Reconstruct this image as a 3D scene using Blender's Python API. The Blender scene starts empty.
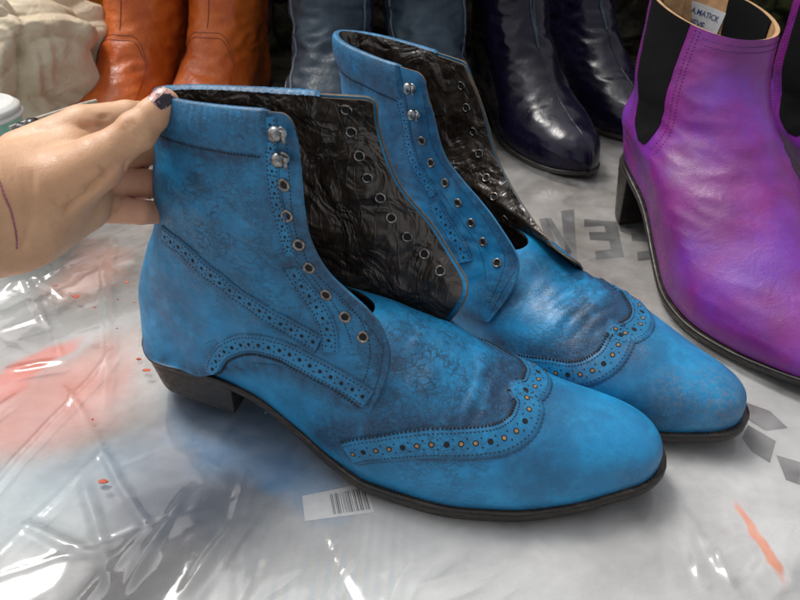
import bpy, bmesh, math, random
import numpy as np
from mathutils import Vector, noise
from mathutils.bvhtree import BVHTree
random.seed(7); rng = np.random.default_rng(7)
S = 0.01                                     # everything is authored in cm
scn = bpy.context.scene
col = scn.collection

# ------------------------------------------------------------ camera, light, exposure
H, PIT, F = 26.4, .597, 620.
cam = bpy.data.objects.new('camera', bpy.data.cameras.new('camera')); col.objects.link(cam)
cam.location = (0, 0, H*S); cam.rotation_euler = (math.pi/2-PIT, 0, 0)
cam.data.sensor_width = 36; cam.data.lens = F/800*36
cam.data.clip_start = .01; cam.data.clip_end = 300
cam.data.dof.use_dof = True; cam.data.dof.focus_distance = .36; cam.data.dof.aperture_fstop = 16.0
scn.camera = cam
w = bpy.data.worlds.new('World'); scn.world = w; w.use_nodes = True
wn = w.node_tree.nodes; bg = wn['Background']
sky = wn.new('ShaderNodeTexSky'); sky.sky_type = 'NISHITA'; sky.sun_disc = False
SUN_EL, SUN_AZ = math.radians(60), math.radians(-48)      # azimuth clockwise from +Y (away from the camera)
sky.sun_elevation = SUN_EL; sky.sun_rotation = SUN_AZ
sky.air_density = 1.0; sky.dust_density = 4.0; sky.ozone_density = .6
hs = wn.new('ShaderNodeHueSaturation'); hs.inputs['Saturation'].default_value = .15
w.node_tree.links.new(sky.outputs[0], hs.inputs['Color']); w.node_tree.links.new(hs.outputs[0], bg.inputs[0]); bg.inputs[1].default_value = .135
sd = bpy.data.lights.new('sun', 'SUN'); sd.energy = 1.4; sd.angle = math.radians(14); sd.color = (1, .96, .9)
sun = bpy.data.objects.new('sun', sd); col.objects.link(sun)
dirv = Vector((math.sin(SUN_AZ)*math.cos(SUN_EL), math.cos(SUN_AZ)*math.cos(SUN_EL), math.sin(SUN_EL)))
sun.rotation_euler = dirv.to_track_quat('Z', 'Y').to_euler(); sun.location = dirv*3
scn.view_settings.view_transform = 'Standard'; scn.view_settings.look = 'None'
scn.view_settings.exposure = .45; scn.view_settings.gamma = 1

# ------------------------------------------------------------ measuring helpers (photo sight lines -> points on real surfaces)
cP, sP = math.cos(PIT), math.sin(PIT)
FW = np.array([0, cP, -sP]); UP = np.array([0, sP, cP]); RT = np.array([1., 0, 0]); CAM = np.array([0, 0, H])
def ray(px, py): return FW + RT*(px-400)/F - UP*(py-300)/F
def D(px, py, depth): return CAM + ray(px, py)*depth
def atz(px, py, z=0):
    d = ray(px, py); return CAM + d*(z-H)/d[2]
def to_local(fr, P, vec=False):
    x, y = P[0]-(0 if vec else fr[0]), P[1]-(0 if vec else fr[1]); c, s = math.cos(fr[2]), math.sin(fr[2])
    return np.array([x*c+y*s, -x*s+y*c, P[2]])
def to_world(fr, L):
    c, s = math.cos(fr[2]), math.sin(fr[2])
    return np.array([fr[0]+L[0]*c-L[1]*s, fr[1]+L[0]*s+L[1]*c, L[2]])

# ------------------------------------------------------------ maths
def cs(xk, yk, x):                            # natural cubic spline
    xk = np.asarray(xk, float); yk = np.asarray(yk, float); x = np.asarray(x, float)
    n = len(xk); h = np.diff(xk); sh = yk.reshape(n, -1)
    A = np.eye(n); B = np.zeros_like(sh)
    for i in range(1, n-1):
        A[i, i-1] = h[i-1]; A[i, i] = 2*(h[i-1]+h[i]); A[i, i+1] = h[i]
        B[i] = 6*((sh[i+1]-sh[i])/h[i]-(sh[i]-sh[i-1])/h[i-1])
    M = np.linalg.solve(A, B)
    k = np.clip(np.searchsorted(xk, x, side='right')-1, 0, n-2)
    t = (x-xk[k])[:, None]; hh = h[k][:, None]
    r = sh[k]+t*((sh[k+1]-sh[k])/hh-hh*(2*M[k]+M[k+1])/6)+t*t*M[k]/2+t**3*(M[k+1]-M[k])/(6*hh)
    return r.reshape((len(x),)+yk.shape[1:])
def pchip(xk, yk, x):
    xk = np.asarray(xk, float); yk = np.asarray(yk, float); x = np.atleast_1d(np.asarray(x, float))
    h = np.diff(xk); d = np.diff(yk)/h; m = np.zeros(len(xk))
    for i in range(1, len(xk)-1):
        if d[i-1]*d[i] > 0:
            w1 = 2*h[i]+h[i-1]; w2 = h[i]+2*h[i-1]; m[i] = (w1+w2)/(w1/d[i-1]+w2/d[i])
    m[0] = d[0]; m[-1] = d[-1]
    k = np.clip(np.searchsorted(xk, x, side='right')-1, 0, len(xk)-2)
    t = (x-xk[k])/h[k]
    return (2*t**3-3*t*t+1)*yk[k]+(t**3-2*t*t+t)*h[k]*m[k]+(-2*t**3+3*t*t)*yk[k+1]+(t**3-t*t)*h[k]*m[k+1]
def resample(P, step):
    P = np.asarray(P, float); d = np.r_[0, np.cumsum(np.linalg.norm(np.diff(P, axis=0), axis=1))]
    n = max(2, int(round(d[-1]/step))+1); t = np.linspace(0, d[-1], n)
    return np.stack([np.interp(t, d, P[:, k]) for k in range(P.shape[1])], -1)
def smooth_path(P, step=.1, it=3):
    P = np.asarray(P, float); d = np.r_[0, np.cumsum(np.linalg.norm(np.diff(P, axis=0), axis=1))]
    t = np.linspace(0, d[-1], max(8, int(d[-1]/step)))
    Q = np.stack([pchip(d, P[:, k], t) for k in range(3)], -1)
    for _ in range(it*3):
        Q[1:-1] = .25*Q[:-2]+.5*Q[1:-1]+.25*Q[2:]
    return resample(Q, step)
def nz(p, f, o=0.): return noise.noise(Vector((p[0]*f+o, p[1]*f+o*1.7, p[2]*f-o)))

# ------------------------------------------------------------ mesh collecting
class MB:
    def __init__(s): s.v = []; s.f = []; s.m = []
    def add(s, V, Fc, m=0):
        o = len(s.v); s.v.extend([tuple(map(float, q)) for q in V]); s.f.extend([tuple(i+o for i in f) for f in Fc]); s.m.extend([m]*len(Fc))
    def grid(s, G, m=0, cu=False, cv=False):
        n, k = G.shape[:2]; o = len(s.v); s.v.extend(map(tuple, G.reshape(-1, 3).tolist()))
        for i in range(n if cu else n-1):
            a = o+i*k; b = o+((i+1) % n)*k
            for j in range(k if cv else k-1):
                j2 = (j+1) % k; s.f.append((a+j, b+j, b+j2, a+j2)); s.m.append(m)
    def slab(s, G, N, t, m=0, mi=None, me=None, cu=False):      # sheet of thickness t (t>0 goes inwards)
        I = G-N*t; mi = m if mi is None else mi; me = m if me is None else me
        s.grid(G, m, cu); s.grid(I[:, ::-1], mi, cu)
        s.grid(np.stack([G[:, 0], I[:, 0]], 1)[:, ::-1], me, cu); s.grid(np.stack([G[:, -1], I[:, -1]], 1), me, cu)
        if not cu:
            s.grid(np.stack([G[0], I[0]], 1), me); s.grid(np.stack([G[-1], I[-1]], 1)[:, ::-1], me)
    def tube(s, P, r, m=0, n=8, close=False):
        P = np.asarray(P, float); R = np.broadcast_to(np.asarray(r, float), (len(P),))
        T = np.gradient(P, axis=0) if not close else np.roll(P, -1, 0)-np.roll(P, 1, 0)
        T /= np.linalg.norm(T, axis=1)[:, None]+1e-9
        a = np.cross(T[0], [0, 0, 1.]); a = a if np.linalg.norm(a) > .1 else np.cross(T[0], [0, 1., 0])
        rings = []
        for i in range(len(P)):
            a = a-T[i]*(a@T[i]); a /= np.linalg.norm(a)+1e-9; b = np.cross(T[i], a)
            th = np.arange(n)*2*np.pi/n
            rings.append(P[i]+R[i]*(np.cos(th)[:, None]*a+np.sin(th)[:, None]*b))
        G = np.array(rings); s.grid(G, m, close, True)
        if not close:
            o = len(s.v); s.v.extend(map(tuple, G[0].tolist())); s.f.append(tuple(range(o+n-1, o-1, -1))); s.m.append(m)
            o = len(s.v); s.v.extend(map(tuple, G[-1].tolist())); s.f.append(tuple(range(o, o+n))); s.m.append(m)
    def lathe(s, prof, c, ax, m=0, n=20):                        # prof: (radius, height) along axis ax from c
        ax = np.asarray(ax, float)/np.linalg.norm(ax); a = np.cross(ax, [0, 0, 1.]); a = a if np.linalg.norm(a) > .1 else np.cross(ax, [0, 1., 0])
        a /= np.linalg.norm(a); b = np.cross(ax, a); th = np.arange(n)*2*np.pi/n
        G = np.array([np.asarray(c)+ax*h+r*(np.cos(th)[:, None]*a+np.sin(th)[:, None]*b) for r, h in prof])
        s.grid(G, m, False, True)
    def disc(s, c, nrm, r, m=0, n=8, t=None, e=1.):
        nrm = np.asarray(nrm, float); nrm = nrm/np.linalg.norm(nrm)
        a = np.cross(nrm, [0, 0, 1.]) if t is None else np.asarray(t, float); a = a-nrm*(a@nrm); a /= np.linalg.norm(a)+1e-9; b = np.cross(nrm, a)
        th = np.arange(n)*2*np.pi/n
        s.add(np.asarray(c)+r*(np.cos(th)[:, None]*a*e+np.sin(th)[:, None]*b), [tuple(range(n))], m)
    def stitch(s, c, t, nrm, L, wd, h, m=0):                     # tiny domed thread
        t = t/np.linalg.norm(t); nrm = nrm/np.linalg.norm(nrm); b = np.cross(nrm, t)
        q = [c-t*L/2, c-t*L*.2+b*wd/2+nrm*h, c+t*L*.2+b*wd/2+nrm*h, c+t*L/2, c+t*L*.2-b*wd/2+nrm*h, c-t*L*.2-b*wd/2+nrm*h, c+b*wd*.7, c-b*wd*.7]
        s.add(q, [(0, 5, 1), (1, 5, 4, 2), (2, 4, 3), (0, 1, 6), (1, 2, 6), (2, 3, 6), (5, 0, 7), (4, 5, 7), (3, 4, 7)], m)
    def build(s, name, mats, parent=None, smooth=True, recalc=False, attrs=None, loc=None, weld=0):
        me = bpy.data.meshes.new(name)
        V = np.array(s.v, float)*S
        me.from_pydata(V.tolist(), [], s.f)
        mats = mats if isinstance(mats, (list, tuple)) else [mats]
        for mt in mats: me.materials.append(mt)
        me.polygons.foreach_set('material_index', s.m)
        if smooth: me.polygons.foreach_set('use_smooth', [True]*len(s.f))
        if attrs:
            for k, fn in attrs.items():
                at = me.attributes.new(k, 'FLOAT', 'POINT')
                at.data.foreach_set('value', np.asarray(fn(np.array(s.v, float)), float).ravel())
        if recalc or weld:
            bm = bmesh.new(); bm.from_mesh(me)
            if weld: bmesh.ops.remove_doubles(bm, verts=bm.verts, dist=weld*S)
            if recalc: bmesh.ops.recalc_face_normals(bm, faces=bm.faces)
            bm.to_mesh(me); bm.free()
        me.update()
        o = bpy.data.objects.new(name, me); col.objects.link(o)
        if parent: o.parent = parent
        return o
def tag(o, label=None, cat=None, group=None, kind=None):
    if label: o['label'] = label
    if cat: o['category'] = cat
    if group: o['group'] = group
    if kind: o['kind'] = kind
    return o
def empty(name, fr, z=0):
    o = bpy.data.objects.new(name, None); col.objects.link(o); o.empty_display_size = .05
    o.location = (fr[0]*S, fr[1]*S, z*S); o.rotation_euler = (0, 0, fr[2]); return o
def normals(G, cu=False):
    du = (np.roll(G, -1, 0)-np.roll(G, 1, 0)) if cu else np.gradient(G, axis=0)
    dv = np.gradient(G, axis=1); N = np.cross(du, dv); return N/(np.linalg.norm(N, axis=2)[..., None]+1e-9)
def grid_polys(G):
    n, k = G.shape[:2]; return [tuple(map(float, p)) for p in G.reshape(-1, 3)], [(i*k+j, (i+1)*k+j, (i+1)*k+j+1, i*k+j+1) for i in range(n-1) for j in range(k-1)]

# ------------------------------------------------------------ materials
class NT:
    def __init__(s, name):
        s.mat = bpy.data.materials.new(name); s.mat.use_nodes = True; s.t = s.mat.node_tree; s.n = s.t.nodes
        s.b = s.n['Principled BSDF']; s.out = s.n['Material Output']
        tc = s.n.new('ShaderNodeTexCoord'); mp = s.n.new('ShaderNodeMapping'); mp.inputs['Scale'].default_value = (100, 100, 100)
        s.l(tc.outputs['Object'], mp.inputs[0]); s.co = mp.outputs[0]
    def l(s, a, b): s.t.links.new(a, b)
    def set(s, node, k, v):
        if hasattr(v, 'links') or isinstance(v, bpy.types.NodeSocket): s.l(v, node.inputs[k])
        else: node.inputs[k].default_value = v
    def noise(s, sc, det=4, rough=.55, co=None, dist=0., w=0.):
        n = s.n.new('ShaderNodeTexNoise'); s.l(s.map(loc=(w*7.3, w*3.1, -w*5.7), co=co) if w else (co or s.co), n.inputs['Vector'])
        n.inputs['Scale'].default_value = sc; n.inputs['Detail'].default_value = det; n.inputs['Roughness'].default_value = rough
        n.inputs['Distortion'].default_value = dist; return n.outputs['Fac']
    def noisec(s, sc, det=2, w=0.):
        n = s.n.new('ShaderNodeTexNoise'); s.l(s.co, n.inputs['Vector']); n.inputs['Scale'].default_value = sc
        n.inputs['Detail'].default_value = det; return n.outputs['Color']
    def vor(s, sc, feat='F1', co=None, rnd=1.):
        n = s.n.new('ShaderNodeTexVoronoi'); n.feature = feat; s.l(co or s.co, n.inputs['Vector']); n.inputs['Scale'].default_value = sc
        n.inputs['Randomness'].default_value = rnd; return n.outputs['Distance']
    def warp(s, amt, sc, co=None):
        n = s.n.new('ShaderNodeVectorMath'); n.operation = 'MULTIPLY_ADD'; s.l(s.noisec(sc), n.inputs[0])
        n.inputs[1].default_value = (amt,)*3; s.l(co or s.co, n.inputs[2]); return n.outputs[0]
    def map(s, sc=(1, 1, 1), loc=(0, 0, 0), rot=(0, 0, 0), co=None):
        n = s.n.new('ShaderNodeMapping'); s.l(co or s.co, n.inputs[0]); n.inputs['Scale'].default_value = sc; n.inputs['Location'].default_value = loc
        n.inputs['Rotation'].default_value = rot; return n.outputs[0]
    def m(s, op, a, b=0., c=0., clamp=False):
        n = s.n.new('ShaderNodeMath'); n.operation = op; n.use_clamp = clamp
        for i, v in enumerate((a, b, c)): s.set(n, i, v)
        return n.outputs[0]
    def ramp(s, f, lo, hi, a=0., b=1.):
        n = s.n.new('ShaderNodeMapRange'); n.interpolation_type = 'SMOOTHSTEP'; s.l(f, n.inputs[0])
        for i, v in zip((1, 2, 3, 4), (lo, hi, a, b)): n.inputs[i].default_value = v
        return n.outputs[0]
    def mix(s, f, a, b):
        n = s.n.new('ShaderNodeMix'); n.data_type = 'RGBA'; s.set(n, 0, f)
        for i, v in ((6, a), (7, b)):
            if isinstance(v, tuple): v = v if len(v) == 4 else v+(1,)
            s.set(n, i, v)
        return n.outputs[2]
    def attr(s, name):
        n = s.n.new('ShaderNodeAttribute'); n.attribute_name = name; return n.outputs['Fac']
    def bump(s, h, st, dist, prev=None):
        n = s.n.new('ShaderNodeBump'); s.l(h, n.inputs['Height']); n.inputs['Strength'].default_value = st; n.inputs['Distance'].default_value = dist*S
        if prev is not None: s.l(prev, n.inputs['Normal'])
        return n.outputs[0]
    def fin(s, color=None, rough=None, normal=None, **k):
        if color is not None: s.set(s.b, 'Base Color', color if not isinstance(color, tuple) else color+(1,)*(4-len(color)))
        if rough is not None: s.set(s.b, 'Roughness', rough)
        if normal is not None: s.l(normal, s.b.inputs['Normal'])
        for a, v in k.items(): s.set(s.b, a.replace('_', ' '), v)
        return s.mat

def blue_leather(name, worn=1.):
    t = NT(name)
    big = t.noise(.22, 3, .55); mid = t.noise(.8, 4, .6, w=3)
    c = t.mix(t.ramp(big, .36, .62), (.006, .160, .345), (.007, .235, .50))
    c = t.mix(t.m('MULTIPLY', t.ramp(mid, .46, .72), .45), c, (.014, .32, .61))
    c = t.mix(t.m('MULTIPLY', t.ramp(t.noise(1.7, 4, .6, co=t.map((.3, 1, 1.3)), w=5), .50, .75), .25), c, (.005, .10, .20))
    wv = t.warp(.75, .8); wv = t.warp(.22, 3.5, wv)
    cr = t.attr('crease'); dirt = t.attr('dirt')
    # dark burnishing rubbed into seams and hollows
    gr = t.noise(5.5, 6, .75, co=wv, w=19)
    dn = t.m('MULTIPLY', t.m('MULTIPLY', dirt, 1.45), t.ramp(t.noise(.7, 5, .65, w=9), .12, .60), clamp=True)
    dn = t.m('MULTIPLY', dn, t.ramp(gr, .25, .60, .55, 1.))
    c = t.mix(t.m('MULTIPLY', dn, .90), c, (.006, .022, .060))
    c = t.mix(t.m('MULTIPLY', t.ramp(gr, .50, .66), t.m('MULTIPLY', cr, .42)), c, (.008, .040, .075))
    # flex cracks: a coarse net, a finer net and long transverse folds
    e1 = t.vor(.95, 'DISTANCE_TO_EDGE', t.map((1.2, 1, 1.4), co=wv)); e2 = t.vor(2.3, 'DISTANCE_TO_EDGE', t.map((.75, .8, 1.9), rot=(0, .35, 0), co=wv)); e3 = t.vor(5.2, 'DISTANCE_TO_EDGE', wv)
    l1 = t.ramp(e1, .0, .06, 1, 0); l2 = t.ramp(e2, .0, .15, 1, 0); l3 = t.ramp(e3, .0, .26, 1, 0)
    brk = t.ramp(t.noise(.8, 4, .65, w=13), .34, .56); brk2 = t.ramp(t.noise(.9, 4, .65, w=23), .42, .60)
    lines = t.m('MAXIMUM', t.m('MULTIPLY', l1, t.m('MULTIPLY', brk2, .7)), t.m('MAXIMUM', t.m('MULTIPLY', l2, t.m('MULTIPLY', brk, .75)), t.m('MULTIPLY', l3, t.m('MULTIPLY', brk2, .75))))
    lines = t.m('MULTIPLY', lines, t.m('MULTIPLY', cr, t.ramp(brk, 0, 1, .35, 1.)), clamp=True)
    c = t.mix(t.m('MULTIPLY', lines, .90*worn, clamp=True), c, (.006, .012, .022))
    flk = t.ramp(t.noise(6., 4, .8, w=17), .60, .70)
    c = t.mix(t.m('MULTIPLY', flk, .28), c, (.004, .055, .11))
    sc = t.m('MULTIPLY', t.attr('scuff'), t.ramp(t.noise(4., 5, .8, w=21), .46, .56))
    c = t.mix(t.m('MULTIPLY', sc, .42), c, (.20, .17, .15))
    g = t.noise(9., 4, .6, w=2); pb = t.vor(14., 'F1')
    n1 = t.bump(g, .3, .04); n1 = t.bump(pb, .25, .02, n1)
    n1 = t.bump(t.m('MULTIPLY', lines, -1.), .4, .035, n1); n1 = t.bump(t.noise(1.6, 3, .5, w=31), .22, .12, n1)
    rr = t.m('ADD', t.ramp(t.noise(2., 4, .6, w=8), .3, .7, .38, .50), t.m('MULTIPLY', dn, .08))
    return t.fin(c, rr, n1, Specular_IOR_Level=.5)
def simple(name, color, rough=.5, var=.25, ns=2., bs=.3, bsc=6., bd=.03, metal=0., **k):
    t = NT(name); d = tuple(x*(1-var) for x in color); e = tuple(min(1, x*(1+var)) for x in color)
    c = t.mix(t.ramp(t.noise(ns, 5, .6), .3, .7), d, e)
    n = t.bump(t.noise(bsc, 4, .65, w=4), bs, bd)
    return t.fin(c, t.ramp(t.noise(ns*1.7, 4, .6, w=6), .25, .75, rough*.85, min(1, rough*1.15)), n, Metallic=metal, **k)
M = {}
M['blue'] = blue_leather('blue_leather')
M['thread'] = simple('dark_thread', (.006, .012, .025), .7)
M['hole'] = simple('punched_hole', (.006, .007, .009), .9)  # near-black colour painting the shade inside holes
M['tanhole'] = simple('tan_backing', (.30, .17, .07), .8, ns=5)
M['edge'] = simple('raw_edge', (.13, .095, .06), .8, ns=4)
M['metal'] = simple('aged_nickel', (.22, .20, .18), .30, .55, 6., metal=1.)
M['gun'] = simple('gunmetal', (.26, .26, .26), .3, .5, 5., metal=1.)
def black_lining():
    t = NT('black_lining_leather')
    wv = t.warp(1.2, .35)
    ln = t.ramp(t.vor(.5, 'DISTANCE_TO_EDGE', t.map((1.9, 1, .5), rot=(0, .6, 0), co=wv)), 0, .05, 1, 0)
    c = t.mix(t.ramp(t.noise(.8, 6, .7), .35, .7), (.016, .011, .008), (.058, .044, .034))
    c = t.mix(t.m('MULTIPLY', t.ramp(t.noise(6, 6, .8, w=3), .56, .70), .5), c, (.11, .09, .075))
    n = t.bump(t.noise(.45, 3, .5, dist=1.), 1., .8); n = t.bump(t.noise(1.1, 3, .5, co=t.map((1.8, 1, .5), rot=(0, .6, 0)), dist=.6), .40, .14, n); n = t.bump(ln, .35, .06, n); n = t.bump(t.noise(7, 4, .65), .22, .025, n)
    return t.fin(c, t.ramp(t.noise(3, 5, .7, w=8), .3, .7, .27, .42), n, Specular_IOR_Level=.7)
M['lining'] = black_lining()
def sole_mat():
    t = NT('black_sole_edge')
    c = t.mix(t.ramp(t.noise(2., 6, .7, co=t.map((.3, .3, 5))), .42, .7), (.008, .006, .005), (.045, .034, .026))
    c = t.mix(t.m('MULTIPLY', t.ramp(t.noise(7, 4, .7, w=5), .62, .74), .5), c, (.14, .11, .085))
    return t.fin(c, t.ramp(t.noise(3, 3), .3, .7, .32, .55), t.bump(t.noise(3, 5, .7, co=t.map((.4, .4, 8))), .5, .03))
M['sole'] = sole_mat()
def shoe_leather(name, a, b, rough=.3, spec=.5, coat=0., sheen_tint=None, grain=.25, wr=.12):
    t = NT(name)
    c = t.mix(t.ramp(t.noise(.3, 4, .6), .35, .65), a, b)
    if sheen_tint:
        c = t.mix(t.m('MULTIPLY', t.ramp(t.noise(.2, 4, .6, w=4), .38, .72), .58), c, sheen_tint)  # sheen painted into the base colour in soft noise patches
    c = t.mix(t.m('MULTIPLY', t.ramp(t.noise(4., 5, .75, w=7), .55, .75), .3), c, tuple(x*.45 for x in a))
    n = t.bump(t.noise(11, 3, .6), grain, .03); n = t.bump(t.noise(.9, 3, .5, dist=1.), .35, wr, n)
    return t.fin(c, t.ramp(t.noise(2.5, 4, .6, w=2), .3, .7, rough*.8, rough*1.2), n, Specular_IOR_Level=spec, Coat_Weight=coat, Coat_Roughness=.15)
M['purple'] = shoe_leather('purple_leather', (.14, .006, .15), (.20, .009, .185), .42, .65, sheen_tint=(.13, .035, .42), grain=.5, wr=.09)
M['navy'] = shoe_leather('navy_leather', (.004, .003, .011), (.007, .005, .018), .26, .28, .08, grain=.06)
M['slate'] = shoe_leather('slate_leather', (.022, .036, .052), (.038, .060, .082), .48, .3, wr=.25)
M['orange'] = shoe_leather('orange_leather', (.48, .085, .010), (.60, .135, .018), .36, .4, wr=.3)
M['patch'] = M['orange']
t_ = NT('black_elastic'); rib_ = t_.n.new('ShaderNodeTexWave'); t_.l(t_.co, rib_.inputs[0]); rib_.inputs['Scale'].default_value = 2.2; rib_.inputs['Distortion'].default_value = .4
M['elastic'] = t_.fin((.0045, .0045, .005), .9, t_.bump(t_.noise(22, 3), .4, .02, t_.bump(rib_.outputs['Fac'], .6, .05)), Specular_IOR_Level=.12)
M['pipe'] = simple('grey_piping', (.12, .15, .18), .5)
M['zip'] = simple('zip_metal', (.3, .3, .32), .3, metal=1.)
M['tan'] = simple('tan_lining', (.42, .24, .11), .6, .2, 1.5)
M['labelw'] = simple('woven_label', (.55, .56, .58), .7, .08)
M['ink'] = simple('blue_ink', (.02, .045, .16), .7)

# ------------------------------------------------------------ blue wingtip boot
def qpc(knots, x, xe):                        # profile whose end at xe is rounded
    k = sorted(knots, key=lambda a: -a[0]); q = [math.sqrt(max(0, xe-a[0])) for a in k]
    return pchip(q, [a[1] for a in k], np.sqrt(np.clip(xe-np.asarray(x, float), 0, None)))

def sole_part(xs_range, yn, yf, ztop, th, out, parent, heel=None, name='outsole', zoff=0., edge_mat=None):
    x0, x1 = xs_range; th_ = np.linspace(0, np.pi, 90); xs = x0+(x1-x0)*(1-np.cos(th_))/2
    zt = ztop(xs)+zoff; YN = yn(xs)-out*np.sin(th_)**.3; YF = yf(xs)+out*np.sin(th_)**.3
    cx = .5*(YN+YF)
    loop = np.concatenate([np.stack([xs, YN, zt], -1), np.stack([xs, YF, zt], -1)[::-1][1:-1]])
    cen = np.concatenate([cx, cx[::-1][1:-1]])
    thk = np.concatenate([np.full_like(xs, 1.)*th(xs), (np.full_like(xs, 1.)*th(xs))[::-1][1:-1]])
    prof = [(-.12, .0), (.02, .0), (.05, .10), (.0, .30), (-.01, .34), (.045, .40), (.055, .7), (.02, .95), (-.10, 1.)]
    T = np.roll(loop, -1, 0)-np.roll(loop, 1, 0); Nn = np.stack([T[:, 1], -T[:, 0]], -1); Nn /= np.linalg.norm(Nn, axis=1)[:, None]+1e-9
    rows = []
    for o_, zf in prof:
        P = loop.copy(); P[:, 0] += Nn[:, 0]*o_; P[:, 1] += Nn[:, 1]*o_; P[:, 2] -= thk*zf; rows.append(P)
    mb = MB(); mb.grid(np.array(rows), 0, False, True)
    n = len(xs)
    for R, fl in ((rows[0], False), (rows[-1], True)):
        A = R[:n]; B = np.concatenate([R[:1], R[n:][::-1], R[n-1:n]])
        G = np.stack([A, B], 1); mb.grid(G if fl else G[:, ::-1], 0)
    return mb.build(name, edge_mat or M['sole'], parent, recalc=True, weld=.004)

def heel_part(L, yn, yf, ztop, zbot, parent, taper=.25, back=.35, mat=None, inset=.1):
    xs = L*(1-np.cos(np.linspace(0, np.pi/2*1.0, 26)))  # dense at the back, ends square at the breast
    A = np.stack([xs+.12, yn(xs)], -1); B = np.stack([xs+.12, yf(xs)], -1)
    brk = np.linspace(0, 1, 8)[1:-1]
    loop = np.concatenate([A, [A[-1]*(1-t)+B[-1]*t+[.25*math.sin(math.pi*t)*-1, 0] for t in brk], B[::-1][:-1]])
    cx = loop.mean(0)
    rows = []
    for k in np.linspace(0, 1, 12):
        tp = inset*.02+taper*k; P = loop.copy()
        r = P-cx; rn = r/(np.linalg.norm(r, axis=1)[:, None]); P = P-rn*(tp+.02*((int(k*11)) % 2))
        P[:, 0] += back*k*(1-(P[:, 0]-cx[0])/4)*.5
        z = ztop(loop[:, 0])*(1-k)+zbot*k
        rows.append(np.c_[P, z])
    mb = MB(); mb.grid(np.array(rows), 0, False, True)
    mb.add(rows[-1], [tuple(range(len(loop)))]); mb.add(rows[0], [tuple(range(len(loop)))[::-1]])
    o = mb.build('heel', mat or M['sole'], parent, recalc=True, weld=.002)
    md = o.modifiers.new('bevel', 'BEVEL'); md.width = .0006; md.segments = 2; md.limit_method = 'ANGLE'; md.angle_limit = .9
    return o

def blob(V, spots):
    r = np.zeros(len(V))
    for (x, y, z, rad, a) in spots:
        d = np.sqrt((V[:, 0]-x)**2+(V[:, 1]-y)**2+(V[:, 2]-z)**2); r = np.maximum(r, a*np.clip(1-d/rad, 0, 1)**.7)
    return r

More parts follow.
